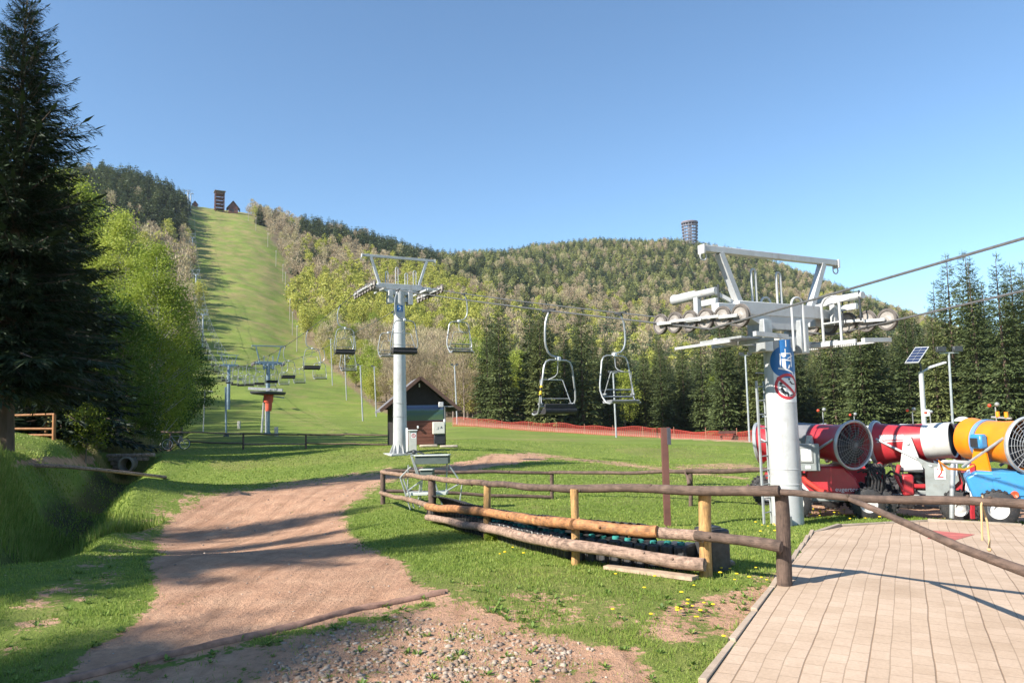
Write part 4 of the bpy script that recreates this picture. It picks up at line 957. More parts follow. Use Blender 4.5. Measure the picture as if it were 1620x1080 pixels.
# ---- haul ropes: height profile along the line through the tower heads and the sag read between them
def rope_xy(side, s): c = Vector((LC1.x, LC1.y)) + LX * side + LY * s; return c
towers_s = [0.0]
def s_of(b_): return (Vector((b_.x, b_.y)) - LC1).dot(LY)
def off_of(b_): return (Vector((b_.x, b_.y)) - LC1).dot(LX)
Tb = [(T2, zr2), (T3, zr3), (T4, zr4), (T5, zr5), (T6, zr6), (T7, zr7), (T8, zr8), (T9, zr9)]
ks = [(-30, 4.9, 0), (-10, zr1 + .85, 0), (0, zr1, 0)] + [(s_of(t.matrix_basis.translation), z_ , off_of(t.matrix_basis.translation)) for t, z_ in Tb]
ks[-1:] = [ks[-1], (ks[-1][0] + 15, ks[-1][1] - 2, ks[-1][2])]
def rope_pt(side, s):
    for (s0, z0, o0), (s1, z1, o1) in zip(ks[:-1], ks[1:]):
        if s <= s1 or (s1, z1, o1) == ks[-1]:
            u = (s - s0) / (s1 - s0); L = s1 - s0; sag = .00016 * L * L * 4 * u * (1 - u)
            sag = min(sag, 5 * 4 * u * (1 - u)); off = o0 + (o1 - o0) * u
            c = Vector((LC1.x, LC1.y)) + LX * (side + off) + LY * s; return Vector((c.x, c.y, z0 + (z1 - z0) * u - sag))
ROPE = M('steel_rope', (.20, .20, .20), .5, .6, var=.3, scale=30)
Send = ks[-2][0]
for side, lab in ((GA, 'left steel haul rope of the chairlift, passing tower 1 on its left sheaves'), (GB, 'right steel haul rope of the chairlift, passing tower 1 on its right sheaves')):
    ss = np.unique(np.concatenate([np.linspace(-26, 40, 60), np.linspace(40, Send, 160), [k_[0] for k_ in ks if -26 < k_[0] <= Send]]))
    mb = MB(); mb.tube([rope_pt(side, float(s)) for s in ss], [.019 + .00012 * max(0, s - 20) * (s < 120) + (.012 if s >= 120 else 0) for s in ss], 6)
    tag(mb.build('haul_rope', ROPE), lab, 'cable', 'haul ropes of the chairlift')
# ---- chairs
CHF = M('chair_frame', (.36, .375, .38), .38, .35, var=.2, scale=8, dirt=.12)
def make_chair(back=True, lod=0, label='', fr=None):
    fr = fr or CHF; t = thing('chairlift_chair', label, 'lift chair', (0, 0, 0), 0, 'chairs hanging on the chairlift'); n = 9 if lod == 0 else 6; rt = .024 if lod == 0 else .03
    g = MB(); g.box((0, 0, 0), (.06, .30, .07), bev=.01); g.cyl((0, -.26, .0), (0, .26, .0), .03, n=8); g.box((0, 0, -.05), (.05, .10, .08)); g.build('rope_grip', DRK, t)
    h = MB(); h.tube([(0, 0, -.06), (-.06, 0, -.16), (-.115, 0, -.32), (-.14, 0, -.55), (-.145, 0, -.80), (-.12, 0, -.95), (-.06, 0, -1.08), (.04, 0, -1.17), (.16, 0, -1.20), (.34, 0, -1.21)], rt * 1.15, n); h.build('hanger', fr, t)
    cx = .28
    j = MB(); j.box((cx, 0, -1.25), (.11, .12, .11), bev=.012); j.box((cx, -.065, -1.25), (.085, .006, .07)); j.build('number_block', SWH, t)
    f = MB()
    for s in (-1, 1):
        k = .5
        side = [(cx, 0, -1.28), (cx + s * .28, 0, -1.285), (cx + s * .40, 0, -1.33), (cx + s * .47, 0, -1.45), (cx + s * .52, .01, -1.75), (cx + s * .58, .02, -2.1), (cx + s * .60, .04, -2.3), (cx + s * .57, .10, -2.50), (cx + s * .53, .22, -2.66), (cx + s * .52, .40, -2.70), (cx + s * .52, .46, -2.66)]
        if not back: pass
        f.tube(side, rt, n)
    f.tube([(cx - .52, .24, -2.67), (cx + .52, .24, -2.67)], rt * .8, n); f.tube([(cx - .575, .08, -2.48), (cx + .575, .08, -2.48)], rt * .8, n)
    f.build('bail_frame', fr, t)
    b_ = MB(); st = [(cx - .50, .10, -2.42), (cx - .38, .28, -1.80), (cx - .36, .30, -1.78), (cx + .36, .30, -1.78), (cx + .38, .28, -1.80), (cx + .50, .10, -2.42)]
    b_.tube(st, rt * .55, 6); b_.tube([(cx, 0, -1.30), (cx, .03, -1.62), (cx - .02, .10, -1.70), (cx - .10, .29, -1.78)], rt * .6, 6); b_.tube([(cx - .46, .16, -2.28), (cx + .46, .16, -2.28)], rt * .55, 6); b_.build('safety_bar', fr, t)
    if lod < 2:
        a = MB()
        for s in (-1, 1): a.box((cx + s * .52, .12, -2.42), (.05, .18, .05), bev=.01)
        a.build('arm_rest', fr, t)
    s_ = MB()
    if lod == 0:
        prof = [(.0, -2.62), (.03, -2.68), (.42, -2.66), (.46, -2.62), (.44, -2.585), (.05, -2.60)]
        i0 = [s_.pt(cx - .50, y_, z_) for y_, z_ in prof]; i1 = [s_.pt(cx + .50, y_, z_) for y_, z_ in prof]; k = len(prof)
        s_.f += [tuple(i0), tuple(reversed(i1))] + [(i0[q], i1[q], i1[(q + 1) % k], i0[(q + 1) % k]) for q in range(k)]
    else: s_.box((cx, .22, -2.63), (1.0, .42, .07))
    s_.build('seat', BLK if back else M('worn_seat', (.20, .205, .21), .6, var=.35, scale=9), t)
    k_ = MB()
    if back:
        k_.tube([(cx - .53, -.03, -2.60), (cx + .53, -.03, -2.60)], .085, 14 if lod == 0 else 8); k_.box((cx, -.045, -2.50), (1.04, .05, .17), rx=R(8), bev=.015)
    else:
        for z_ in (-2.30, -2.40, -2.50): k_.tube([(cx - .54, -.02, z_), (cx + .54, -.02, z_)], .013, 6)
        k_.tube([(cx - .18, -.02, -2.30), (cx - .18, -.01, -2.55)], .012, 6); k_.tube([(cx + .18, -.02, -2.30), (cx + .18, -.01, -2.55)], .012, 6)
    k_.build('backrest', BLK if back else DRK, t)
    fr_ = MB(); fr_.tube([(cx - .30, .42, -2.64), (cx - .28, .46, -2.85), (cx + .28, .46, -2.85), (cx + .30, .42, -2.64)], rt * .55, 6) if lod == 9 else None
    return t
chA = make_chair(True, 0, 'x'); chB = make_chair(False, 0, 'x'); chAf = make_chair(True, 1, 'x'); chBf = make_chair(False, 1, 'x')
usedA = usedB = usedAf = usedBf = False
sA = [6.0, 18.3, 29.0, 39.6] + [39.6 + 11.3 * k for k in range(1, 22)] + [39.6 + 11.3 * 22 + 22 * k for k in range(0, 9)]
sB = [7.4, 19.0, 30.1, 40.9] + [40.9 + 11.3 * k for k in range(1, 22)] + [40.9 + 11.3 * 22 + 22 * k for k in range(0, 9)]
lA = ['chair with black seat back nearest the camera, yellow and black tape on its frame', 'chair with black seat back hanging in front of the second tower', 'chair with black seat back just left of the second tower', 'chair with black seat back above the ski slope, second left of the second tower']
lB = ['chair with open front and grey seat, nearest to tower 1', 'chair with open front hanging right of the second tower above the hut', 'chair with open front partly behind the one at the second tower', 'chair with open front hanging low left of the second tower']
for ss, side, protoN, protoF, labs, flip, nm in ((sA, GA, chA, chAf, lA, 0, 'black backed'), (sB, GB, chB, chBf, lB, math.pi, 'open fronted')):
    first = {0: True, 1: True}
    for k, s in enumerate(ss):
        if s > Send - 8: continue
        p = rope_pt(side, s); pr = protoN if k < 7 else protoF; ix = 0 if k < 7 else 1
        c_ = pr if first[ix] else copy_tree(pr, (0, 0, 0)); first[ix] = False
        yaw = LRZ + flip + rnd.uniform(-.06, .06) + (.12 if k == 0 and flip == 0 else 0)
        sw = rnd.uniform(-.02, .02)
        c_.matrix_basis = Matrix.Translation(p) @ Matrix.Rotation(yaw, 4, 'Z') @ Matrix.Rotation(sw, 4, 'X') @ Matrix.Scale(1.0 if k < 1 else .98, 4)
        far_lab = (nm + ' chair hanging over the foot of the ski slope among its cluster') if s < 95 else (nm + ' chair, tiny in the distance, climbing the shaded left side of the ski slope')
        c_['label'] = labs[k] if k < len(labs) else far_lab
        c_['group'] = 'chairs of the lift near the towers' if k < len(labs) else ('distant ' + nm + ' chairs' if s >= 95 else 'clustered ' + nm + ' chairs')
# hazard tape on the nearest chair
def tape(parent):
    m, n, b, o = nmat('hazard_tape'); tc = n.nodes.new('ShaderNodeTexCoord'); wv = n.nodes.new('ShaderNodeTexWave'); wv.inputs['Scale'].default_value = 3.2; wv.bands_direction = 'DIAGONAL'
    n.links.new(tc.outputs['Object'], wv.inputs[0]); c = ramp(n, wv.outputs['Fac'], [(.48, (.02, .02, .02)), (.52, (.75, .48, .02))]); n.links.new(c, b.inputs['Base Color']); b.inputs['Roughness'].default_value = .5
    mb = MB(); mb.tube([(.28 - .555, .016, -1.95), (.28 - .58, .02, -2.1), (.28 - .595, .032, -2.22)], .036, 10); mb.build('hazard_tape', m, parent)
tape(chA)

# ================================================================ FENCES AND LOGS
LOGD = M('weathered_log', (.125, .082, .062), .85, var=.45, scale=9, bmp=.006, stretch=(1, 1, 1), dirt=.15, grain=.55)
LOGM = M('barky_log', (.27, .175, .12), .88, var=.5, scale=11, bmp=.008, dirt=.35, grain=.6)
LOGF = M('fresh_peeled_wood', (.52, .295, .11), .7, var=.5, scale=7, bmp=.004, stretch=(4, 4, .6), dirt=.5, grain=.45)
LOGO = M('orange_peeled_log', (.42, .19, .075), .75, var=.6, scale=9, bmp=.01, dirt=.9, grain=.6)
LOGP = M('pale_bark_log', (.33, .22, .165), .9, var=.55, scale=16, bmp=.012, dirt=.6, grain=.6)
def log(name, p, q, r0, r1, mat, parent, wob=.02, sag=0.0, n=14, knots=2, ends=True, mid=None):
    p = Vector(p); q = Vector(q); L = (q - p).length; m_ = max(10, int(L / .16)); d = (q - p).normalized(); s = d.cross(Vector((0, 0, 1))); s = s.normalized() if s.length > .05 else Vector((1, 0, 0)); u = s.cross(d)
    ph = [rnd.uniform(0, 6.28) for _ in range(6)]; pts, rs_ = [], []
    for k in range(m_ + 1):
        t = k / m_; w1 = wob * (math.sin(t * L * 1.3 + ph[0]) + .5 * math.sin(t * L * 3.1 + ph[1])) * math.sin(math.pi * t) ** .5; w2 = wob * (math.sin(t * L * 1.7 + ph[2]) + .5 * math.sin(t * L * 4.1 + ph[3])) * math.sin(math.pi * t) ** .5
        pts.append(p.lerp(q, t) + s * w1 + u * (w2 - sag * 4 * t * (1 - t))); rs_.append((r0 + (r1 - r0) * t) * (1 + .035 * math.sin(t * L * 5 + ph[4]) + .02 * math.sin(t * L * 13 + ph[5])))
    mb = MB(); mb.tube([pts[0] - d * .004] + pts + [pts[-1] + d * .004], [rs_[0] * .86] + rs_ + [rs_[-1] * .86], n, wob=.018)
    for _ in range(knots):
        k = rnd.randrange(1, m_); a = rnd.uniform(0, 6.28); dr = s * math.cos(a) + u * math.sin(a); mb.tube([pts[k] + dr * rs_[k] * .7, pts[k] + dr * (rs_[k] * 1.0 + .008), pts[k] + dr * (rs_[k] + .016)], [.02, .016, .008], 7)
    return mb.build(name, mat, parent, world=True)
def at(px, pyb, Y): p = P(px, pyb, Y); return Vector((p.x, p.y, gz(p.x, p.y)))
fr = at(683, 822, 15.5); FEN = thing('log_fence', 'rustic log rail fence curving round the grass plot in front of tower 1', 'fence', fr)
# posts: (x px, base py, depth, top py, radius, material)
fposts = [(606, 797, 19.5, 746, .065, LOGD), (683, 822, 15.5, 758, .080, LOGD), (771, 852, 12.3, 768, .060, LOGF), (908.5, 892, 9.3, 774, .050, LOGF), (1116, 912, 8.4, 782, .069, LOGF), (1241, 928, 7.85, 783, .072, LOGD)]
tops, PB = [], []
for px_, pyb, Y, pyt, rr_, mt in fposts:
    b_ = at(px_, pyb, Y); tp = P(px_ - (5 if px_ > 1200 else (1 if px_ > 1100 else 0)), pyt, Y); PB.append(b_); tops.append(tp)
    log('post', (b_.x, b_.y, b_.z - .25), tp, rr_ * 1.04, rr_, mt, FEN, wob=.008, knots=3 if mt is LOGF else 1, n=16)
def rp(px_, py_, Y): return P(px_, py_, Y)
# top rails resting on the posts
for a, b_, r0, r1, mt in (((604, 746, 19.5), (683, 757, 15.5), .05, .052, LOGM), ((676, 755, 15.6), (772, 765, 12.3), .052, .052, LOGM), ((766, 765, 12.4), (910, 773, 9.35), .049, .050, LOGD), ((903, 772.5, 9.4), (1233, 776, 7.75), .048, .057, LOGD)):
    log('rail', rp(*a) - Vector((0, 0, .0)), rp(*b_), r0, r1, mt, FEN, wob=.012, knots=4)
# middle rails, lower bark slabs
for a, b_, r0, r1, mt in (((602, 779, 19.4), (678, 799, 15.3), .05, .055, LOGM), ((676, 801, 15.1), (768, 810, 12.1), .070, .070, LOGO), ((764, 810, 12.1), (908, 829, 9.1), .064, .067, LOGO), ((900, 828, 9.2), (1040, 840, 8.55), .067, .066, LOGO), ((1036, 841, 8.6), (1112, 849, 8.28), .065, .063, LOGP), ((1100, 846, 8.26), (1236, 865, 7.7), .050, .062, LOGD),
                          ((676, 818, 15.1), (766, 834, 12.1), .062, .066, LOGP), ((762, 834, 12.1), (898, 862, 9.15), .068, .072, LOGP), ((894, 861, 9.15), (1115, 893, 8.25), .070, .072, LOGP)):
    log('rail', rp(*a), rp(*b_), r0, r1, mt, FEN, wob=.012, knots=2)
# back of the plot
bposts = [(873, 790, 20, 749, .05), (1092, 795, 17.5, 747, .05)]
for px_, pyb, Y, pyt, rr_ in bposts:
    b_ = at(px_, pyb, Y); log('post', (b_.x, b_.y, b_.z - .2), P(px_, pyt, Y), rr_, rr_, LOGD, FEN, wob=.006)
for a, b_, r0, r1 in (((606, 744, 19.6), (873, 748, 20.0), .045, .045), ((868, 747.5, 20.0), (1093, 746, 17.6), .042, .045), ((1085, 745, 17.5), (1222, 743, 16.9), .055, .055), ((608, 776, 19.5), (873, 786, 20), .045, .045), ((1085, 747, 17.6), (1090, 766, 17.4), .04, .05)):
    log('rail', rp(*a), rp(*b_), r0, r1, LOGD if a[0] < 1085 else LOGD, FEN, wob=.015)
# loose barrier logs over the paving
pa = P(1236, 778, 7.75); pb = P(1620, 798, 6.35); ext = (pb - pa) * .45
o_ = log('barrier_pole', pa, pb + ext, .032, .046, LOGD, None, wob=.016, knots=5); tag(o_, 'long straight wooden pole running level from the corner post across the paving', 'wooden pole')
pa = P(1345, 789, 7.25); pm = P(1440, 830, 6.6); pb = P(1620, 903, 5.55); ext = (pb - pm) * .55
mb = MB(); pts = [pa, P(1390, 808, 6.95), pm, P(1520, 866, 6.1), pb, pb + ext * .5 + Vector((0, 0, .03)), pb + ext + Vector((0, 0, .08))]
cv = []
for k in range(len(pts) - 1):
    for j in range(6): t = j / 6; cv.append(pts[k].lerp(pts[k + 1], t))
cv.append(pts[-1]); mb.tube(cv, [.026 + .022 * k / len(cv) + rnd.uniform(-.001, .001) for k in range(len(cv))], 14, wob=.02)
tag(mb.build('barrier_pole', LOGD), 'bent wooden pole sloping down to the right across the paving', 'wooden pole')
# rope loop on the level pole
mb = MB(); q = P(1548, 797, 6.6); 
mb.tube([q + Vector((-.03, -.06, -.30)), q + Vector((-.03, -.085, .0)), q + Vector((0, -.07, .06)), q + Vector((.04, .0, .07)), q + Vector((.07, .07, .0)), q + Vector((.10, .06, -.16)), q + Vector((.08, .02, -.32)), q + Vector((.06, .0, -.38))], .009, 7)
mb.sphere(q + Vector((.06, 0, -.39)), .018, 6); tag(mb.build('rope_loop', M('orange_rope', (.55, .36, .18), .8, var=.2)), 'short orange cord looped over the level wooden pole', 'cord')

# ---- row of black plastic blocks under a corrugated sheet behind the front rails
BLKP = M('black_plastic', (.05, .05, .052), .45, var=.5, scale=14, dirt=.3)
a0, a1, a2, a3 = P(688, 822, 15.75), P(792, 852, 12.2), P(915, 892, 9.75), P(1098, 903, 8.75)
def along(t):
    seg = [a0, a1, a2, a3]; Ls = [(q - p).length for p, q in zip(seg, seg[1:])]; T_ = t * sum(Ls)
    for p, q, l in zip(seg, seg[1:], Ls):
        if T_ <= l + 1e-6: d = (q - p).normalized(); return p + d * T_, d
        T_ -= l
    return seg[-1], d
def block(h):
    t = thing('plastic_block', 'x', 'plastic block', (0, 0, 0), 0, 'black plastic blocks behind the rails')
    b_ = MB(); b_.box((0, 0, h / 2), (.150, .34, h), bev=.022, taper=.93); b_.tube([(-.05, -.175, .05), (-.05, -.175, h * .9)], .012, 6); b_.tube([(.05, -.175, .05), (.05, -.175, h * .9)], .012, 6); b_.build('body', BLKP, t)
    return t
blk = block(.31); caps = [MB().lathe((-.02, -.08, .30), (0, 0, 1), [(0, .045), (.035, .045), (.045, .03), (.045, .001)], 12).build('cap', m_) for m_ in (M('dirty_white_cap', (.36, .37, .36), .6, dirt=.5), M('teal_cap', (.05, .30, .27), .5), M('grey_cap', (.30, .31, .33), .5))]
NB = 46
for k in range(NB):
    p, d = along((k + .5) / NB); o_ = blk if k == 0 else copy_tree(blk, (0, 0, 0)); s_ = rnd.uniform(.96, 1.03)
    o_.matrix_basis = Matrix.Translation((p.x, p.y, gz(p.x, p.y) - .02)) @ Matrix.Rotation(math.atan2(d.y, d.x) + rnd.uniform(-.05, .05), 4, 'Z') @ Matrix.Rotation(rnd.uniform(-.04, .04), 4, 'Y') @ Matrix.Scale(s_, 4)
    o_['label'] = 'black plastic block standing in the long row behind the front log rails'
    cp = caps[rnd.choice((0, 0, 2, 2, 1))]; c_ = bpy.data.objects.new('cap', cp.data); COL.objects.link(c_); c_.parent = o_
for c_ in caps: bpy.data.objects.remove(c_)
# tall tapered block at the right end
p = at(1128, 893, 8.75); t = thing('rubber_buffer', 'big tapered black buffer block standing at the right end of the block row', 'buffer', p, .3)
b_ = MB(); b_.box((0, 0, .22), (.26, .36, .52), bev=.02, taper=.72); b_.build('body', BLKP, t); b_ = MB(); b_.box((0, 0, .49), (.14, .2, .03), bev=.008); b_.build('top_plate', DRK, t)
# corrugated sheet
mb = MB(); nseg = 260; rows = [(.0, .0), (.22, .05), (.50, .40)]; prev = None
for i in range(nseg + 1):
    t = i / nseg * .93 + .0; p, d = along(t); n_ = Vector((-d.y, d.x, 0)).normalized(); n_ = n_ if n_.y > 0 else -n_; g_ = gz(p.x, p.y); wz = .014 * math.sin(t * 15.0 * 2 * math.pi / .17 * .8)
    row = [mb.pt(p.x + n_.x * (r_[0] - .16), p.y + n_.y * (r_[0] - .16), g_ + .50 - r_[1] + wz + .012 * math.sin(t * 9)) for r_ in rows] + [mb.pt(p.x + n_.x * (r_[0] - .16), p.y + n_.y * (r_[0] - .16), g_ + .495 - r_[1] + wz + .012 * math.sin(t * 9)) for r_ in reversed(rows)]
    if prev: mb.f += [(prev[j], prev[(j + 1) % 6], row[(j + 1) % 6], row[j]) for j in range(6)]
    prev = row
tag(mb.build('corrugated_sheet', M('black_bitumen_sheet', (.06, .055, .052), .85, var=.4, scale=8, dirt=.3)), 'long black corrugated sheet lying over the row of plastic blocks', 'roof sheet')
# pale planks lying on the ground by the blocks
for q, (a, b_) in enumerate((((960, 893, 9.0), (1100, 915, 8.2)), ((1010, 890, 9.15), (1160, 876, 9.1)))):
    A, B = at(*a), at(*b_); mb = MB(); mb.bar(A + Vector((0, 0, .03)), B + Vector((0, 0, .03)), .14, .04)
    tag(mb.build('plank', M('old_board', (.42, .31, .22), .9, var=.35, scale=6, dirt=.4)), ('weathered board lying in the grass below the lowest rail', 'weathered board lying behind the light post at the row end')[q], 'board')
# ---- brown post with a small plate
p = at(1056, 832, 14.2); tp = P(1050.5, 676, 14.2); t = thing('sign_post', 'tall brown square wooden post with a small dark plate, inside the log fence', 'post', p)
BRW = M('brown_stained_wood', (.15, .062, .048), .6, var=.25, scale=5, bmp=.003)
MB().bar((p.x, p.y, p.z - .2), tp, .115, .115).build('post', BRW, t, world=True); MB().bar(P(1057.5, 676, 14.12), P(1058.5, 703, 14.12), .06, .10).build('side_plate', M('dark_plate', (.07, .07, .085), .5), t, world=True)
# ---- half buried drain log in the dirt
pts = [ground(*c) for c in ((112, 1079), (240, 1045), (330, 1024), (420, 1006), (500, 985), (570, 966), (640, 952), (716, 938))]
mb = MB(); cv = []
for a, b_ in zip(pts, pts[1:]):
    for j in range(5): q_ = a.lerp(b_, j / 5); cv.append(Vector((q_.x, q_.y, gz(q_.x, q_.y) + .004)))
p0 = pts[0] + (pts[0] - pts[1]) * 1.5; cv = [Vector((p0.x, p0.y, gz(p0.x, p0.y)))] + cv
mb.tube(cv, [.042 + rnd.uniform(-.004, .004) for _ in cv], 10, wob=.05); structure(mb.build('drain_log', M('red_stained_log', (.30, .17, .12), .9, var=.4, scale=12, bmp=.006, dirt=.3)))
mb = MB(); mb.tube([Vector((q_.x + .03, q_.y + .085, q_.z - .012)) for q_ in cv], [.036 + rnd.uniform(-.004, .004) for _ in cv], 10, wob=.05); structure(mb.build('drain_log', M('red_stained_log', (.3, .17, .12))))

# ================================================================ RAIL FENCE AND BICYCLE AT THE FOOT OF THE SLOPE
q0 = at(385, 706, 47.5); F2_ = thing('rail_fence', 'low dark rail fence with the bicycle leaning on it at the foot of the slope', 'fence', q0)
for px_ in (270, 385, 484, 640): b_ = at(px_, 706, 47.5); log('post', (b_.x, b_.y, b_.z - .2), P(px_, 685.5 + (px_ - 385) * .006, 47.5), .065, .06, LOGD, F2_, wob=.004, knots=0)
for a, b_, mt in (((255, 683), (384, 685.5), LOGP), ((380, 685.5), (472, 687.5), LOGD), ((470, 687), (645, 688), LOGD), ((298, 699), (384, 701), LOGD), ((386, 702), (482, 702.5), LOGP), ((484, 701), (622, 703), LOGD)):
    log('rail', P(*a, 47.5), P(*b_, 47.5), .05, .05, mt, F2_, wob=.02, knots=0)
bk = at(278, 706, 46.9); bk.z = gz(bk.x, bk.y); BK = thing('bicycle', 'dark bicycle leaning on the left end of the low rail fence', 'bicycle', bk, R(4)); BK.matrix_basis = BK.matrix_basis @ Matrix.Rotation(R(-7), 4, 'X')
for nm_, x_ in (('front_wheel', -.53), ('rear_wheel', .53)):
    w_ = MB(); w_.tube([(x_ + .335 * math.cos(a), 0, .345 + .335 * math.sin(a)) for a in [k / 28 * 6.283 for k in range(28)]], .022, 7, closed=True); wo_ = w_.build('wheel', BLK, BK)
    s_ = MB(); s_.tube([(x_ + .305 * math.cos(a), 0, .345 + .305 * math.sin(a)) for a in [k / 28 * 6.283 for k in range(28)]], .015, 5, closed=True)
    for k in range(16): a = k / 16 * 6.283; s_.tube([(x_, .02 * (-1) ** k, .345), (x_ + .305 * math.cos(a), 0, .345 + .305 * math.sin(a))], .0022, 3)
    s_.cyl((x_, -.04, .345), (x_, .04, .345), .02, n=8); so_ = s_.build('rim', SWH, wo_)
f_ = MB(); A = (.53, 0, .345); B = (.10, 0, .32); Cc = (.22, 0, .84); D = (-.36, 0, .86); E = (-.53, 0, .345)
for a, b_ in ((A, B), (A, Cc), (B, Cc), (B, D), (Cc, D)): f_.tube([a, b_], .018, 7)
f_.tube([D, (-.39, 0, .76), E], .016, 7); f_.build('frame', M('dark_bike_paint', (.30, .31, .33), .3, var=.1), BK)
f_ = MB(); f_.tube([(.22, 0, .84), (.25, 0, .95)], .014, 6); f_.box((.27, 0, .97), (.26, .13, .045), bev=.015, taper=.8); f_.build('saddle', BLK, BK)
f_ = MB(); f_.tube([D, (-.33, 0, .98)], .014, 6); f_.tube([(-.38, -.3, 1.0), (-.33, -.2, .99), (-.33, .2, .99), (-.38, .3, 1.0)], .013, 6); f_.build('handlebar', BLK, BK)
f_ = MB(); f_.lathe((.10, .04, .32), (0, 1, 0), [(0, .001), (0, .09), (.01, .09), (.01, .001)], 16); f_.tube([(.10, .05, .32), (.14, .07, .16)], .01, 5); f_.box((.14, .12, .16), (.09, .08, .02)); f_.tube([(.10, -.05, .32), (.06, -.07, .48)], .01, 5); f_.box((.06, -.12, .48), (.09, .08, .02)); f_.build('crankset', DRK, BK)

# ================================================================ HUT
hp = at(664, 703, 38.8); yaw = R(14); HUT = thing('wooden_hut', 'small dark wooden hut with a gable roof and a panorama board on its front', 'hut', hp, yaw)
BRD = M('red_brown_boards', (.17, .06, .04), .7, var=.3, scale=3, stretch=(.4, .4, 6)); DKB = M('dark_timber', (.022, .018, .018), .8, var=.3, scale=5); RFG = M('grey_roof_shingle', (.16, .155, .165), .85, var=.25, scale=8); FAS = M('brown_fascia', (.10, .055, .04), .7, var=.2)
# local: front faces -y, width along x
wd_, dp_, hw = 2.75, 3.6, 2.05; m_ = MB(); m_.box((0, dp_ / 2, hw / 2 - .1), (wd_, dp_, hw + .2)); m_.build('wall', DKB, HUT)
m_ = MB(); zb = .0
for k in range(7): m_.box((0, -.014, .10 + k * .195), (wd_ - .04 * (k % 2) - .02, .03 - .004 * (k % 2), .185), bev=.006)
m_.build('board_cladding', BRD, HUT)
gh = 1.48; m_ = MB(); m_.poly([(-wd_ / 2 - .30, -.012, hw - .15), (wd_ / 2 + .30, -.012, hw - .15), (0, -.012, hw + gh - .1)], .05, (0, 1, 0)); m_.poly([(-wd_ / 2 - .28, dp_ - .05, hw - .15), (wd_ / 2 + .28, dp_ - .05, hw - .15), (0, dp_ - .05, hw + gh - .1)], .05, (0, 1, 0)); m_.poly([(-wd_ / 2, -.006, 1.38), (wd_ / 2, -.006, 1.38), (wd_ / 2, -.006, hw), (-wd_ / 2, -.006, hw)], .03, (0, -1, 0)); m_.build('gable', DKB, HUT)
ex_, ez_ = wd_ / 2 + .68, hw - .22
for s in (-1, 1):
    m_ = MB(); i = [m_.pt(*q_) for q_ in ((0, -.55, hw + gh), (s * ex_, -.55, ez_), (s * ex_, dp_ + .4, ez_), (0, dp_ + .4, hw + gh), (0, -.55, hw + gh - .1), (s * ex_, -.55, ez_ - .1), (s * ex_, dp_ + .4, ez_ - .1), (0, dp_ + .4, hw + gh - .1))]
    m_.f += [(i[0], i[1], i[2], i[3]), (i[4], i[7], i[6], i[5]), (i[0], i[4], i[5], i[1]), (i[1], i[5], i[6], i[2]), (i[2], i[6], i[7], i[3])]; m_.build('roof', RFG, HUT)
    m_ = MB(); m_.bar((0, -.575, hw + gh - .05), (s * ex_, -.575, ez_ - .05), .04, .17, up=(0, 0, 1)); m_.build('barge_board', FAS, HUT)
m_ = MB(); m_.box((-.02, -.05, 1.66), (wd_ - .15, .03, .82), bev=.005); PN = m_.build('panorama_board', M('panel_frame', (.05, .07, .12), .4), HUT)
m, n, b, o = nmat('panorama_print'); tc = n.nodes.new('ShaderNodeTexCoord'); sx = n.nodes.new('ShaderNodeSeparateXYZ'); n.links.new(tc.outputs['Object'], sx.inputs[0])
nn = noise(n, 3.0, 5, stretch=(1, 1, 1)); hgt_ = math_(n, 'ADD', sx.outputs['Z'], math_(n, 'MULTIPLY', math_(n, 'SUBTRACT', nn, .5), .22)); hf = math_(n, 'MULTIPLY', math_(n, 'SUBTRACT', hgt_, 1.25), 1.22)
c = ramp(n, hf, [(.05, (.07, .11, .045)), (.3, (.05, .10, .06)), (.45, (.035, .085, .09)), (.6, (.05, .11, .07)), (.72, (.07, .13, .24)), (.8, (.045, .075, .22)), (.95, (.08, .14, .34))]); n.links.new(c, b.inputs['Base Color']); b.inputs['Roughness'].default_value = .35
m_ = MB(); m_.box((-.02, -.068, 1.66), (wd_ - .21, .006, .76)); m_.build('panorama_print', m, PN)
m_ = MB(); m_.box((.96, -.25, .86), (.62, .34, .62), bev=.015); bx = m_.build('control_box', M('cream_box', (.62, .60, .53), .5, var=.08, dirt=.1), HUT)
m_ = MB(); m_.box((.96, -.425, .86), (.56, .012, .56), bev=.003); m_.tube([(.85, -.436, .80), (.90, -.437, .84), (.93, -.437, .93)], .009, 5); dr_ = m_.build('box_door', M('cream_door', (.66, .64, .57), .45, var=.06), bx)
m_ = MB(); m_.tube([(.83, -.437, .80), (.87, -.438, .79), (.90, -.438, .84), (.91, -.438, .92)], .010, 5); m_.tube([(1.02, -.438, .84), (1.07, -.438, .95), (1.12, -.438, .83)], .010, 5); m_.tube([(1.04, -.438, .88), (1.10, -.438, .88)], .008, 5); m_.build('door_mark', SBK, bx)
m_ = MB(); m_.box((1.0, -.22, .28), (.55, .28, .52), bev=.01); m_.build('cupboard', SBK, HUT)
m_ = MB(); m_.box((-.10, -.11, .92), (.09, .14, .14), bev=.02); m_.build('socket_box', SWH, HUT); m_ = MB(); m_.box((1.30, -.06, 1.18), (.10, .08, .26), bev=.02); m_.build('socket_box', SWH, HUT)
m_ = MB(); m_.tube([(1.33, -.04, 1.0), (1.33, -.04, 2.0)], .02, 6); m_.build('conduit', GAL, HUT)
m_ = MB(); m_.box((1.02, -.75, 2.06), (.24, .22, .26), bev=.02); m_.tube([(1.05, -.7, 1.98), (1.5, -.6, 1.95), (1.9, -.5, 1.95)], .02, 6); m_.tube([(1.05, -.7, 2.1), (1.05, -.1, 2.2)], .02, 6); m_.build('floodlight', M('lamp_grey', (.5, .5, .5), .5), HUT)
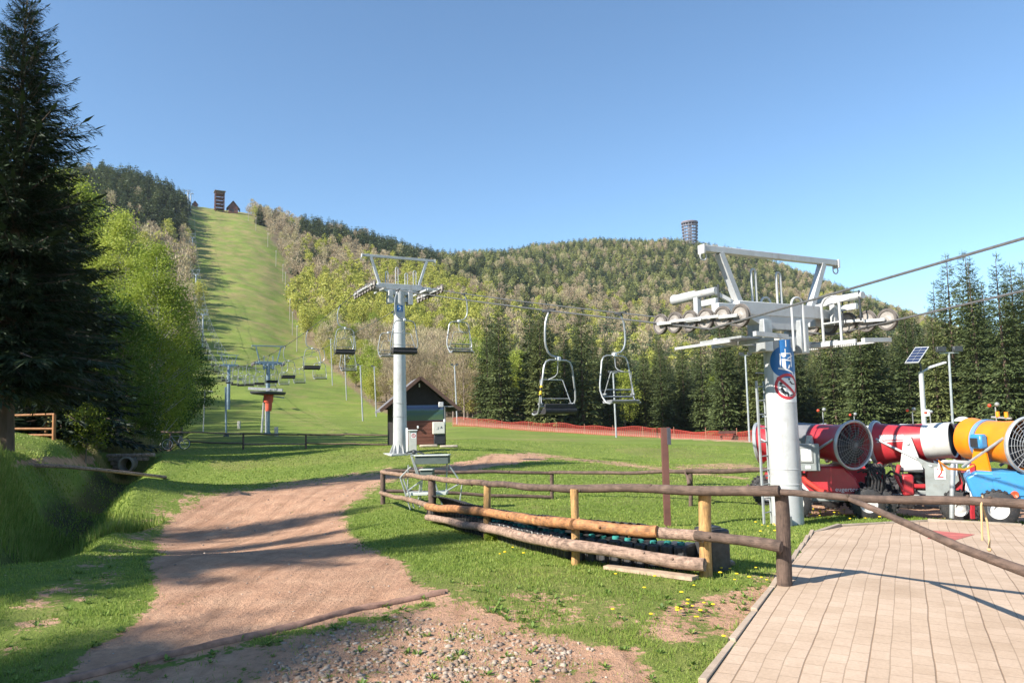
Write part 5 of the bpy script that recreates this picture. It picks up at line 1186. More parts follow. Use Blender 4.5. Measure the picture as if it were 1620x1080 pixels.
m_ = MB(); m_.cyl((0, -.05, hw + .95), (0, -.05, hw + 1.15), .035, n=10); m_.build('gable_lamp', SWH, HUT)
# flat stones in front of the hut
for q, (a, dx) in enumerate(((668, .0), (700, .2))):
    p = at(a + 10, 706, 37.4 + dx); mb = MB(); mb.box((p.x, p.y, p.z + .05), (.9, .35, .12), rz=.2, bev=.04, taper=.85); tag(mb.build('flat_stone', M('pale_stone', (.45, .38, .30), .9, var=.25)), ('pale flat stone lying at the foot of the hut front', 'pale flat stone lying by the right corner of the hut')[q], 'stone')
# grey cabinet beside tower 2
p = at(653, 713, 34.2); p.z = P(653, 713, 34.2).z; CB = thing('control_cabinet', 'narrow pale grey cabinet with a round red zero sign beside the second tower', 'cabinet', (p.x, p.y, p.z), R(8))
m_ = MB(); m_.box((0, 0, .46), (.36, .30, .92), bev=.01); m_.build('cabinet_body', M('cabinet_grey', (.46, .46, .43), .5, var=.1, dirt=.15), CB); m_ = MB(); m_.box((0, -.02, .94), (.44, .38, .04), bev=.008); m_.build('cabinet_lid', SWH, CB)
m_ = MB(); m_.box((-.26, .0, .50), (.10, .12, 1.1), bev=.01); m_.build('side_post', SWH, CB)
s0 = flat(bar2((0, -.12), (0, .12), .22), (.04, -.153, .70), (1, 0, 0), (0, 0, 1), 'sign_plate', SWH, CB)
flat(disk2(.062, .092, 28, 2), (.04, -.157, .70), (1, 0, 0), (0, 0, 1), 'sign_ring', SRD, s0); flat(text_obj('0', .12), (.04, -.158, .70), (1, 0, 0), (0, 0, 1), 'sign_text', SRD, s0)

# ================================================================ TIMER STAND (frame with two grey boxes) inside the fence
p = at(676, 806, 17.3); SF = thing('start_stand', 'grey metal stand with one long box above a short box, behind the fence corner', 'metal stand', p, R(-4))
G1 = M('stand_metal', (.42, .45, .43), .45, .4, var=.25, scale=8, dirt=.2); G2 = M('box_top_green_grey', (.50, .53, .48), .5, var=.12, dirt=.1); G3 = M('box_front_dark', (.09, .115, .105), .5, var=.2)
def lp(px_, py_, dy=0.0): q_ = P(px_, py_, 17.3 + dy); return SF.matrix_basis.inverted() @ q_
for nm_, x0, x1, y0, y1 in (('long_box', 658, 711, 721, 733), ('short_box', 666, 686, 743, 752)):
    a, b_ = lp(x0, y0), lp(x1, y0); c_ = lp(x0, y1); cx_ = (a.x + b_.x) / 2; m_ = MB(); m_.box((cx_, .0, (a.z + c_.z) / 2 - .01), (b_.x - a.x, .30, a.z - c_.z), bev=.008); bo = m_.build(nm_, G3, SF)
    m_ = MB(); m_.box((cx_, -.01, a.z + .012), (b_.x - a.x + .03, .36, .025), bev=.006); m_.build('box_lid', G2, bo)
m_ = MB(); 
for (a, b_, dy) in (((650, 720), (660, 752), -.1), ((652, 722), (664, 755), -.1), ((633, 755), (649, 805), -.2), ((638, 757), (655, 803), -.2), ((710, 735), (725, 757), -.1), ((707, 733), (706, 780), .1), ((646, 735), (644, 795), .2), ((665, 760), (661, 800), -.1), ((668, 757), (664, 803), .1), ((689, 765), (700, 800), 0), ((731, 765), (727, 797), .1), ((645, 776), (664, 762), 0), ((707, 776), (728, 764), 0), ((633, 755), (650, 738), -.1), ((650, 720), (711, 722), .15), ((644, 778), (690, 777), .15), ((690, 777), (710, 775), .15)):
    m_ = MB(); m_.tube([lp(*a, dy), lp(*b_, dy)], .017, 7); m_.build('frame_tube', G1, SF)
m_ = MB(); m_.box(tuple((lp(645, 779) + lp(708, 781)) / 2), (lp(708, 780).x - lp(645, 779).x, .34, .06), bev=.008); m_.build('foot_tray', G2, SF)
m_ = MB(); m_.tube([lp(643, 716), lp(655, 712), lp(671, 718)], .02, 6); m_.sphere(lp(655, 715), .05, 6); m_.build('top_clamp', DRK, SF)

# ================================================================ SNOW CANNONS
RED = M('red_paint_gloss', (.44, .03, .04), .36, var=.2, scale=3, dirt=.28); WHG = M('white_gloss', (.58, .57, .55), .4, var=.12, scale=3, dirt=.3); ORG = M('orange_paint_gloss', (.78, .235, .010), .38, var=.15, scale=3, dirt=.25)
CYB = M('light_blue_paint', (.045, .25, .52), .35, var=.15, scale=2.5, dirt=.3); BND = M('blue_band', (.16, .28, .50), .4, var=.1); GRP = M('grey_machine_paint', (.26, .285, .28), .5, var=.18, scale=4, dirt=.3); INN = M('barrel_inside', (.035, .035, .04), .6); GMR = M('grey_outlet', (.17, .17, .18), .5, var=.15)
def cannon(name, label, loc, yaw, wy, col, hoodcol, chcol, S=1.0, tilt=R(4), band=None, number=None, word=None, zax=1.52, L=1.45, hood=True, lampc=True, rout=.36, nozz=WHG, cdx=0.0):
    """yaw: direction of the barrel outlet; wy: direction of the carriage"""
    t = thing(name, label, 'snow cannon', loc, wy, 'snow cannons parked on the gravel'); t.matrix_basis = t.matrix_basis @ Matrix.Scale(S, 4)
    ry = yaw - wy; ax = Vector((math.cos(ry) * math.cos(tilt), math.sin(ry) * math.cos(tilt), math.sin(tilt))); c0 = Vector((0, 0, zax)); a = c0 - ax * L * .5
    sd_ = Vector((-math.sin(ry), math.cos(ry), 0))
    b_ = MB(); prof = [(.0, .475), (.03, .475), (.10, .44), (.22, .415), (.50, .385), (.95, .37), (.95, .35), (.5, .36), (.2, .39), (.03, .45), (.0, .45)]
    b_.lathe(a, ax, prof, 44, close=True); br = b_.build('barrel', col, t)
    o_ = MB(); o_.lathe(a, ax, [(.952, .371), (1.2, rout + .005), (L, rout), (L + .01, rout - .012), (L - .01, rout - .03), (.952, .352)], 44, close=True); o_.build('outlet_sleeve', nozz, t)
    i_ = MB(); i_.lathe(a, ax, [(L - .10, .001), (L - .10, rout - .035), (L - .02, rout - .03)], 40); i_.lathe(a, ax, [(L - .16, .001), (L - .11, .10), (L - .22, .10)], 20)
    i_.build('nozzle_disc', INN, t)
    for k in range(24):
        pass
    r_ = MB(); r_.lathe(a, ax, [(-.035, .47), (-.05, .50), (-.02, .52), (.03, .505), (.035, .478), (.0, .46)], 44, close=True); r_.build('inlet_ring', GAL, t)
    g_ = MB(); u = Vector((0, 0, 1)).cross(ax).normalized(); v = ax.cross(u)
    for k in range(1, 9):
        rr_ = .47 * k / 9; g_.tube([a - ax * (.03 + .05 * (1 - (k / 9) ** 2)) + (u * math.cos(q_) + v * math.sin(q_)) * rr_ for q_ in [j / 26 * 6.283 for j in range(26)]], .0042, 4, closed=True)
    for j in range(20): q_ = j / 20 * 6.283; g_.tube([a - ax * .08, a - ax * .07 + (u * math.cos(q_) + v * math.sin(q_)) * .2, a - ax * .03 + (u * math.cos(q_) + v * math.sin(q_)) * .47], .0048, 4)
    g_.build('inlet_grille', M('grille_wire', (.20, .20, .20), .5, .3) if chcol is not CYB else GAL, t)
    f_ = MB(); f_.lathe(a, ax, [(.02, .001), (.02, .10), (.08, .12), (.5, .12)], 18); f_.lathe(a, ax, [(.62, .001), (.62, .34)], 30)
    for k in range(9):
        q_ = k / 9 * 6.283; e = u * math.cos(q_) + v * math.sin(q_); e2 = u * math.cos(q_ + .5) + v * math.sin(q_ + .5)
        f_.poly([a + ax * .06 + e * .11, a + ax * .07 + e * .42, a + ax * .16 + e2 * .42, a + ax * .16 + e2 * .11], .008, ax)
    f_.build('fan', INN, t)
    if band:
        s_ = MB(); s_.lathe(a, ax, [(.80, .372), (.80, .40), (.90, .396), (.90, .370)], 44, close=True); s_.build('barrel_band', band, t)
    # yoke: two arms from the turntable to the barrel sides
    for s in (-1, 1):
        y_ = MB(); y_.poly([c0 + sd_ * s * .40 + ax * .06 + Vector((0, 0, .14)), c0 + sd_ * s * .40 - ax * .07 + Vector((0, 0, .14)), c0 + sd_ * s * .40 - ax * .20 + Vector((0, 0, -.55)), c0 + sd_ * s * .40 + ax * .25 + Vector((0, 0, -.55))], .035, sd_ * s); y_.cyl(c0 + sd_ * s * .38, c0 + sd_ * s * .46, .04, n=12); y_.build('yoke_arm', WHG if chcol is not CYB else ORG, t)
    y_ = MB(); y_.box((0, 0, zax - .56), (.5, .86, .07), rz=ry, bev=.01); y_.cyl((0, 0, zax - .85), (0, 0, zax - .54), .17, n=22); y_.cyl((0, 0, zax - .72), (0, 0, zax - .66), .26, n=24); y_.build('turntable', DRK, t)
    # hydraulic strut along the side
    y_ = MB(); y_.cyl(a + sd_ * .42 + ax * .1 + Vector((0, 0, .12)), c0 + sd_ * .43 + ax * .42 + Vector((0, 0, -.50)), .028, n=10); y_.cyl(a - sd_ * .42 + ax * .1 + Vector((0, 0, .12)), c0 - sd_ * .43 + ax * .42 + Vector((0, 0, -.50)), .028, n=10); y_.build('tilt_strut', GAL, t)
    # carriage
    ch = MB(); ch.T = Matrix.Translation((cdx, 0, 0))
    for s in (-1, 1): ch.box((0, s * .34, .40), (1.9, .09, .11), bev=.01)
    for x_ in (-.80, 0, .62): ch.box((x_, 0, .40), (.09, .70, .09), bev=.01)
    ch.bar((.9, 0, .40), (1.55, 0, .34), .08); ch.box((-.70, 0, .36), (.07, 1.24, .07)); ch.box((.70, 0, .36), (.07, 1.24, .07)); ch.build('carriage_frame', GRP, t)
    for x_ in (-.70, .70):
        for s in (-1, 1):
            w_ = MB(); w_.T = ch.T; w_.lathe((x_, s * .62 - .11, .33), (0, 1, 0), [(0, .17), (.0, .27), (.03, .315), (.08, .325), (.14, .325), (.19, .315), (.22, .27), (.22, .17)], 34, close=True)
            for k in range(22):
                q_ = k / 22 * 6.283
                for sy in (-1, 1): w_.box((x_ + .328 * math.cos(q_), s * .62 + sy * .055, .33 + .328 * math.sin(q_)), (.03, .09, .045), ry=-q_, rz=0)
            ty = w_.build('wheel', BLK, t); w_ = MB(); w_.T = ch.T; w_.lathe((x_, s * .62 + s * .02, .33), (0, s, 0), [(.0, .001), (.0, .05), (.03, .06), (.02, .10), (-.01, .14), (.05, .165), (.09, .172)], 24); w_.build('rim', WHG, ty)
    if hood:
        h_ = MB(); h_.T = ch.T
        if chcol is CYB:
            pr = [(-1.05, .48), (-1.15, .86), (-.98, .98), (1.1, .96), (1.18, .9), (1.12, .46)]
        else: pr = [(-.62, .50), (-.70, .72), (-.40, .98), (.22, .98), (.52, .72), (.60, .50)]
        for s in (-1,):
            yy = .52 if chcol is CYB else .46; k = len(pr); i0 = [h_.pt(x_, -yy, z_) for x_, z_ in pr]; i1 = [h_.pt(x_, yy, z_) for x_, z_ in pr]
            h_.f += [tuple(reversed(i0)), tuple(i1)] + [(i0[q_], i0[(q_ + 1) % k], i1[(q_ + 1) % k], i1[q_]) for q_ in range(k)]
        hd = h_.build('hood', hoodcol, t); md = hd.modifiers.new('bevel', 'BEVEL'); md.width = .05; md.segments = 3; md.limit_method = 'ANGLE'
    if lampc:
        l_ = MB(); q_ = c0 + Vector((0, 0, .38)); l_.tube([q_, q_ + Vector((0, 0, .26))], .012, 6); l_.sphere(q_ + Vector((.03, 0, .31)), .042, 6); l_.build('work_lamp', GRP, t); l_ = MB(); l_.sphere(q_ + Vector((-.09, 0, .29)), .035, 6); l_.build('beacon', M('beacon_red', (.5, .06, .02), .3), t)
    # hoses at the front
    h_ = MB()
    for k in range(4):
        x_ = .66 + k * .06; h_.tube([(x_, -.45 + .05 * k, .95), (x_ + .10, -.52, 1.02 - .04 * k), (x_ + .16, -.55, .80), (x_ + .12, -.55, .52), (x_ + .0, -.45, .42)], .022, 7)
    h_.build('hose', BLK, t)
    return t, a, ax, sd_, c0
def gp(px_, py_, Y): p = P(px_, py_, Y); p.z = gz(p.x, p.y) - .01; return p
def azr(az_deg): return R(90 - az_deg)      # compass-like azimuth from the view axis to a math angle
# cannon C, number 2 (outlet to the right, a little towards the camera)
zc = P(1451, 699, 15.7); g_ = gp(1456, 815, 15.7); tC, a, ax, sd_, c0 = cannon('snow_cannon', 'red snow cannon with white muzzle and the number 2 on its grey carriage', g_, azr(135), azr(120), RED, RED, GRP, zax=zc.z - g_.z, S=1.0, hood=False)
zx = zc.z - g_.z
m_ = MB(); m_.poly([(-.02, -.50, zx - .25), (.22, -.50, zx - .38), (.72, -.50, zx - .47), (.74, -.50, zx - .74), (.42, -.50, .50), (.14, -.50, .42), (.16, -.50, zx - .52)], .035, (0, -1, 0)); pl_ = m_.build('carriage_plate', GRP, tC)
m_ = MB(); m_.poly([(.30, -.46, .46), (.46, -.46, zx - .72), (.62, -.46, zx - .58), (.98, -.46, zx - .60), (1.02, -.46, zx - .85), (.92, -.46, .46)], .80, (0, 1, 0)); hd = m_.build('hood', RED, tC); md = hd.modifiers.new('bevel', 'BEVEL'); md.width = .04; md.segments = 3
pt_ = flat(bar2((0, -.115), (0, .115), .19), (.42, -.538, zx - .60), (1, 0, 0), (0, 0, 1), 'number_plate', SWH, pl_); flat(text_obj('2', .27), (.42, -.542, zx - .60), (1, 0, 0), (0, 0, 1), 'number', SRD, pl_)
m_ = MB(); m_.tube([(-.30, -.45, zx - .45), (-.36, -.5, .9), (-.25, -.5, .6)], .045, 9); m_.box((-.18, -.42, .72), (.22, .2, .42), rz=.3, bev=.03); m_.build('red_pump', RED, tC)
m_ = MB(); m_.tube([(-.55, -.45, .45), (-.62, -.52, .85), (-.45, -.55, 1.0), (-.28, -.52, .9), (-.32, -.5, .55)], .028, 8); m_.build('hose', BLK, tC)
# white lettering patch on the barrel side (unreadable strokes)
def barrel_patch(t, a, ax, sd_, t0, t1, a0, a1, r, name, mat):
    u = sd_; v = ax.cross(u); m_ = MB(); nx, ny = 10, 6; ids = []
    for i in range(nx + 1):
        for j in range(ny + 1):
            q_ = a0 + (a1 - a0) * j / ny; tt = t0 + (t1 - t0) * i / nx; rr_ = np.interp(tt, [0, .03, .10, .22, .50, .95, 1.5], [.475, .475, .44, .415, .385, .37, .362]) + r; ids.append(m_.pt(a + ax * tt + (u * math.cos(q_) + v * math.sin(q_)) * float(rr_)))
    m_.f = [(i * (ny + 1) + j, i * (ny + 1) + j + 1, (i + 1) * (ny + 1) + j + 1, (i + 1) * (ny + 1) + j) for i in range(nx) for j in range(ny)]
    return m_.build(name, mat, t)
def angs(sd_, ax):
    """angle of the side facing the camera: sd_ or -sd_"""
    v = ax.cross(sd_); return v
for k in range(7): barrel_patch(tC, a, ax, sd_, .17 + k * .068, .17 + k * .068 + .054, math.pi + .22 * (1 if ax.cross(sd_).z < 0 else -1), math.pi + .47 * (1 if ax.cross(sd_).z < 0 else -1), .004, 'barrel_lettering', WHG)
barrel_patch(tC, a, ax, sd_, .12, .68, math.pi + .10 * (1 if ax.cross(sd_).z < 0 else -1), math.pi + .15 * (1 if ax.cross(sd_).z < 0 else -1), .004, 'barrel_stripe', WHG)
# cannon B: inlet grille towards the camera, grey muzzle to the left
zc = P(1312, 698, 16.2); g_ = gp(1312, 814, 16.2); tB, a, ax, sd_, c0 = cannon('snow_cannon', 'red snow cannon with its round inlet grille facing the camera and a grey muzzle', g_, azr(158 + 180), azr(108), RED, RED, GRP, zax=zc.z - g_.z, S=1.0, nozz=GMR, L=1.55, hood=False)
zx = zc.z - g_.z
m_ = MB(); m_.poly([(-.55, -.46, .55), (-.42, -.46, zx - .50), (.30, -.46, zx - .50), (.52, -.46, zx - .74), (.66, -.46, .48), (-.1, -.46, .44)], .8, (0, 1, 0)); hd = m_.build('hood', RED, tB); md = hd.modifiers.new('bevel', 'BEVEL'); md.width = .05; md.segments = 3; md.limit_method = 'ANGLE'
flat(text_obj('eugertorn', .125), (.36, -.468, .60), (1, 0, 0), (0, 0, 1), 'hood_lettering', SWH, tB)
m_ = MB(); m_.tube([(-.62, -.50, zx - .55), (-.46, -.52, .78), (-.2, -.53, .58), (.15, -.53, .47), (.4, -.53, .44)], .055, 10); m_.build('fender_tube', M('fender_red', (.62, .07, .05), .3), tB)
m_ = MB(); m_.poly([(-.95, -.50, .98), (-.72, -.50, .98), (-.30, -.50, .44), (-.60, -.50, .44)], .06, (0, 1, 0)); m_.build('white_fender', WHG, tB)
m_ = MB(); m_.box((-.38, -.60, zx - .30), (.42, .26, .56), bev=.012); bx = m_.build('switch_box', GRP, tB); m_ = MB(); m_.box((-.43, -.738, zx - .24), (.26, .02, .34), bev=.006); dr = m_.build('box_window', M('window_grey', (.25, .26, .25), .4), bx); m_ = MB(); m_.box((-.43, -.752, zx - .25), (.20, .012, .25), bev=.003); m_.build('label_plate', SWH, dr); m_ = MB(); m_.box((-.41, -.736, zx - .50), (.10, .008, .07)); m_.build('sticker', SWH, bx)
m_ = MB(); m_.tube([(-.58, -.62, zx - .35), (-.68, -.66, zx - .45), (-.64, -.64, zx - .62), (-.45, -.56, zx - .66)], .022, 8); m_.build('cable', BLK, tB)
m_ = MB()
for k in range(7): x_ = .72 + .05 * k; m_.tube([(x_, -.30 - .03 * (k % 3), 1.12), (x_ + .05, -.42, 1.0), (x_ + .03 * (-1) ** k, -.46, .75), (x_, -.42, .48)], .026, 8)
m_.box((.88, -.20, .62), (.30, .24, .46), bev=.02); m_.build('hose_bundle', BLK, tB)
m_ = MB(); m_.tube([(.55, -.5, zx - .62), (.80, -.62, zx - .50), (1.12, -.60, zx - .72), (1.20, -.52, .62)], .016, 7); m_.build('cable', BLK, tB)
m_ = MB(); m_.tube([(1.02, -.2, zx - .45), (1.04, -.35, zx - .62), (1.0, -.4, .6)], .03, 8); m_.box((1.02, -.22, zx - .55), (.10, .10, .22), bev=.02); m_.build('valve', RED, tB)
# others
def quick(px_, pyc, Y, label, azo, azw, **k):
    zc = P(px_, pyc, Y); g_ = gp(px_, 815, Y); return cannon('snow_cannon', label, g_, azr(azo), azr(azw), zax=zc.z - g_.z, **k)
quick(1262, 697, 18.2, 'red and white snow cannon mostly hidden behind the pole of tower 1', 122, 105, col=RED, hoodcol=RED, chcol=GRP, L=1.6)
quick(1362, 697, 19.3, 'snow cannon with white muzzle seen behind the two nearest red cannons', 125, 115, col=RED, hoodcol=RED, chcol=GRP, L=1.45)
quick(1484, 696, 18.2, 'red snow cannon with dark inlet grille behind the white muzzle of number 2', 100 + 180 + 30, 120, col=RED, hoodcol=RED, chcol=GRP, L=1.4)
zc = P(1590, 698, 13.9); g_ = gp(1590, 817, 13.9); tE, a, ax, sd_, c0 = cannon('snow_cannon', 'orange snow cannon with a blue ring on a light blue carriage at the right edge', g_, azr(167 + 180), azr(118), ORG, CYB, CYB, zax=zc.z - g_.z, S=1.0, band=BND, nozz=ORG, L=1.25, rout=.40, cdx=.55)
v_ = ax.cross(sd_); sg = 1 if sd_.y < 0 else -1
m_ = MB(); q_ = c0 + sd_ * sg * .46 - ax * .02 + Vector((0, 0, .02)); m_.box(tuple(q_), (.26, .16, .26), rz=math.atan2(ax.y, ax.x), bev=.03); so_ = m_.build('junction_box', CYB, tE); m_ = MB(); q_ = c0 + sd_ * sg * .545 - ax * .0 + Vector((0, 0, .0)); m_.box(tuple(q_), (.16, .02, .16), rz=math.atan2(ax.y, ax.x), bev=.003); m_.build('dark_cover', SBK, so_)
ang_c = 0.0 if sg > 0 else math.pi; barrel_patch(tE, a, ax, sd_, .55, .86 - .08, ang_c - .10 * 1, ang_c + .06, .006, 'maker_plate', SWH)
m_ = MB(); m_.lathe(c0 + ax * .78 + Vector((0, 0, .33)), (0, 0, 1), [(0, .001), (0, .15), (.04, .13), (.08, .06), (.085, .001)], 20); m_.build('air_filter_cap', WHG, tE)
for dx in (-.12, .06):
    m_ = MB(); m_.cyl(c0 + ax * (-.1 + dx) + Vector((0, 0, .46)), c0 + ax * (-.1 + dx) + Vector((0, 0, .56)), .035, n=10); m_.build('beacon', M('beacon_orange', (.75, .28, .02), .3), tE)
m_ = MB(); m_.bar(c0 - ax * .32 + Vector((0, 0, .45)), c0 + ax * .1 + Vector((0, 0, .45)), .03); m_.build('beacon_bracket', GAL, tE)
m_ = MB(); m_.T = Matrix.Translation((.55, 0, 0)); m_.box((-.42, -.545, .76), (.62, .012, .40), bev=.004); m_.box((-.66, -.555, .88), (.08, .02, .02)); m_.build('hood_door', CYB, tE)
m_ = MB(); m_.T = Matrix.Translation((.55, 0, 0)); m_.box((.16, -.545, .80), (.18, .010, .10), bev=.003); m_.build('white_sticker', SWH, tE)
m_ = MB(); m_.T = Matrix.Translation((.55, 0, 0)); m_.lathe((-.42, -.545, .58), (0, -1, 0), [(0, .001), (.01, .001), (.03, .055), (.0, .07)], 16); m_.build('tail_lamp', M('lamp_red', (.5, .1, .04), .3), tE)
m_ = MB(); m_.tube([(-.95, -.45, .98), (-1.0, -.5, 1.16), (-.86, -.5, 1.02), (-.6, -.5, 1.0), (-.45, -.48, 1.08)], .022, 8); m_.build('orange_cable', ORG, tE)

# ---- posts and lamps near the cannons
p = at(1516, 815, 14.4); t = thing('pipe_frame', 'pale grey pipe frame bent over at the top, in front of the number 2 cannon', 'pipe frame', p)
m_ = MB()
def cp(px_, py_, dy=0): return P(px_, py_, 14.4 + dy)
MB().tube([cp(1506, 819), cp(1507, 733)], .045, 10).build('upright', GAL, t, world=True); MB().tube([cp(1486, 742), cp(1487, 733), cp(1492, 730), cp(1530, 731), cp(1534, 734)], .036, 10).build('top_pipe', WHT, t, world=True); MB().tube([cp(1512, 752), cp(1513, 733)], .03, 8).build('stub', WHT, t, world=True)
p = at(1539, 822, 13.9); t = thing('marker_post', 'thin red and white striped marker post before the blue carriage', 'marker post', p)
for k in range(6):
    z0, z1 = 733 + k * 14.5, 733 + (k + 1) * 14.5; MB().bar(P(1538, z0, 13.9), P(1539, z1, 13.9), .065, .04).build('stripe', (SRD, SWH)[k % 2] if k < 5 else SRD, t, world=True)
t = thing('marker_board', 'white tapered board with red top leaning behind the striped marker post', 'board', at(1540, 800, 14.3)); m_ = MB(); m_.poly([P(1532, 733, 14.3), P(1545, 733, 14.3), P(1556, 778, 14.3), P(1528, 778, 14.3)], .03, (0, 1, 0)); m_.build('board', SWH, t, world=True); MB().bar(P(1538, 734, 14.25), P(1539, 752, 14.25), .10, .012).build('red_patch', SRD, t, world=True)
# solar street lamp
p = at(1466, 740, 24); t = thing('solar_street_lamp', 'white street lamp with a tilted solar panel above the number 2 cannon', 'street lamp', (p.x, p.y, p.z)); Yl = 24
MB().tube([(p.x, p.y, p.z - .3), P(1457, 588, Yl)], [.085, .075], 12).build('pole', WHT, t, world=True)
pc = P(1450, 561, Yl); cs = [P(1431, 574, Yl - .25), P(1453, 573, Yl - .35), P(1470, 548, Yl + .25), P(1448, 549, Yl + .35)]; nrm = (cs[1] - cs[0]).cross(cs[3] - cs[0]).normalized()
nrm = -nrm if nrm.z < 0 else nrm
PV = M('solar_cells', (.03, .045, .10), .2, var=.2)
fo = MB().poly(cs, .035, -nrm).build('solar_panel', WHT, t, world=True)
for i in range(2):
    for j in range(5):
        def bl_(u, v): return cs[0].lerp(cs[1], u).lerp(cs[3].lerp(cs[2], u), v) + nrm * .004
        u0, u1 = .06 + i * .45, .06 + i * .45 + .42; v0, v1 = .05 + j * .183, .05 + j * .183 + .155; m_ = MB(); m_.poly([bl_(u0, v0), bl_(u1, v0), bl_(u1, v1), bl_(u0, v1)], .004, nrm); m_.build('solar_cell', PV, fo, world=False)
for ch in fo.children: ch.matrix_parent_inverse = fo.matrix_basis.inverted() @ t.matrix_basis.inverted()
m_ = MB(); m_.tube([P(1457, 590, Yl), P(1456, 578, Yl), pc], .03, 8); m_.build('panel_bracket', DRK, t, world=True)
m_ = MB(); m_.bar(P(1459, 588, Yl), P(1473, 580, Yl), .05); m_.build('arm', GAL, t, world=True); m_ = MB(); m_.bar(P(1470, 581, Yl), P(1495, 573, Yl), .16, .05); m_.build('lamp_head', SWH, t, world=True); MB().box(tuple(P(1467, 653, Yl - .1)), (.14, .1, .22), bev=.01).build('fuse_box', SWH, t, world=True)
def flood(px_, pyt, pyb, Y, label, heads=2, r=.06):
    b_ = at(px_ + (pyb - pyt) * .05, pyb, Y); t = thing('floodlight_pole', label, 'light pole', b_); tp = P(px_, pyt, Y); MB().tube([(b_.x, b_.y, b_.z - .3), tp], [r * 1.2, r], 8).build('pole', GAL, t, world=True)
    MB().bar(tp + Vector((-.45, 0, 0)), tp + Vector((.45, 0, 0)), .06).build('crossbar', GAL, t, world=True)
    for k in range(heads): s = -1 + 2 * k; MB().box(tuple(tp + Vector((s * .38, -.05, .16))), (.42, .18, .26), bev=.02).build('floodlight', DRK, t, world=True)
flood(1501, 558, 720, 34, 'thin grey pole with two dark floodlights right of the solar lamp', r=.05)
flood(1179, 562, 699, 70, 'pale floodlight pole by the red net left of tower 1', r=.08)
flood(970, 590, 689, 84, 'pale floodlight pole behind the chair nearest tower 1', r=.09)
flood(719, 578, 668, 112, 'thin grey pole in the trees just right of the hut roof', r=.10)
for k, (a, b0, b1, Y) in enumerate(((570, 578, 660, 128), (592, 580, 651, 142), (545, 556, 626, 175), (523, 536, 598, 205))): flood(a, b0, b1, Y, ('grey light pole before the green trees left of the hut, nearest the hut' if k == 0 else 'grey light pole at the right edge of the piste, counted %s from the hut' % ('second', 'second', 'third', 'fourth')[k]), heads=1, r=.11)
# posts up the right edge of the slope
sp = [(470, 487, 520, 270), (463, 455, 483, 300), (459, 425, 455, 330), (456, 402, 432, 360), (452, 385, 414, 390), (448, 372, 402, 410), (437, 360, 387, 440), (424, 342, 366, 480), (405, 328, 350, 520), (393, 321, 341, 550)]
pp = None
for k, (a, t0, b0, Y) in enumerate(sp):
    p = P(a, b0, Y); z_ = gz(p.x, p.y); h_ = (b0 - t0) / FPX * Y
    if pp is None:
        pp = thing('edge_pole', 'slim pale pole standing along the right edge of the ski slope', 'pole', (p.x, p.y, z_), 0, 'poles up the right edge of the ski slope'); MB().tube([(0, 0, -1), (0, 0, 9.5)], .16, 6).build('pole', M('pale_pole', (.36, .32, .27), .8), pp); MB().box((0, 0, 9.5), (.7, .15, .2)).build('pole_head', GAL, pp)
    else: q_ = copy_tree(pp, (p.x, p.y, z_), 0)

# ================================================================ DRAG LIFT STATION with red padding
p = at(428, 685, 82); ST = thing('drag_lift_station', 'grey wheel frame of the drag lift on a post wrapped in red padding', 'lift station', p); Yl = 82
def dq(px_, py_, dy=0): return P(px_, py_, Yl + dy)
for a, b_ in (((414, 684), (418, 628)), ((421, 684), (421, 630))): MB().tube([dq(*a), dq(*b_)], .12, 8).build('leg', GAL, ST, world=True)
m_ = MB(); m_.lathe(dq(424, 620), (.05, 0, 1), [(-.28, .2), (-.28, 1.75), (-.12, 1.9), (.05, 1.9), (.05, 1.6), (-.1, 1.5), (-.1, .2)], 26, close=True); m_.build('bull_wheel', DRK, ST, world=True)
m_ = MB(); m_.bar(dq(393, 614, -.5), dq(447, 617, -.5), .25, .3); m_.bar(dq(397, 622, -.8), dq(450, 629, -.6), .14); m_.build('wheel_frame', GAL, ST, world=True)
PAD = M('red_padding', (.62, .10, .05), .6, var=.25, scale=2)
for y0, y1, r_ in ((621, 636, .55), (636, 650, .38)): m_ = MB(); m_.tube([dq(425, y0, -.6), dq(425, (y0 + y1) / 2, -.6), dq(424.5, y1, -.6)], [r_, r_ * .92, r_ * .85], 12); m_.build('padding', PAD, ST, world=True)
for k, (a, b0, b1, Y, lab) in enumerate(((378, 656, 668, 95, 'white block standing in the shade left of the padded post'), (437, 671, 685, 80, 'white block standing in the grass right of the padded post'))):
    p = at(a, b1, Y); mb = MB(); mb.box((p.x, p.y, p.z + .45), (.34, .3, 1.0), bev=.03, taper=.9); tag(mb.build('concrete_block', M('white_block', (.5, .48, .42), .8, var=.2)), lab, 'block')
# thin lamp post in the shade
p = at(358, 682, 78); t = thing('lamp_post', 'slim dark post standing in the shade below the second blue grey tower', 'post', p); MB().tube([(p.x, p.y, p.z - .3), P(357, 612, 78)], .10, 8).build('pole', BLU, t, world=True); MB().cyl((p.x, p.y, p.z - .2), (p.x, p.y, p.z + .35), .32, .25, n=12).build('foot', DRK, t, world=True)
p = at(322, 660, 88); t = thing('lamp_post', 'thin grey post left of the slim dark post, in the tree shade', 'post', p); MB().tube([(p.x, p.y, p.z - .3), P(324, 617, 88)], .07, 8).build('pole', GAL, t, world=True); MB().bar(P(324, 617, 88), P(337, 619, 88), .08).build('arm', GAL, t, world=True)

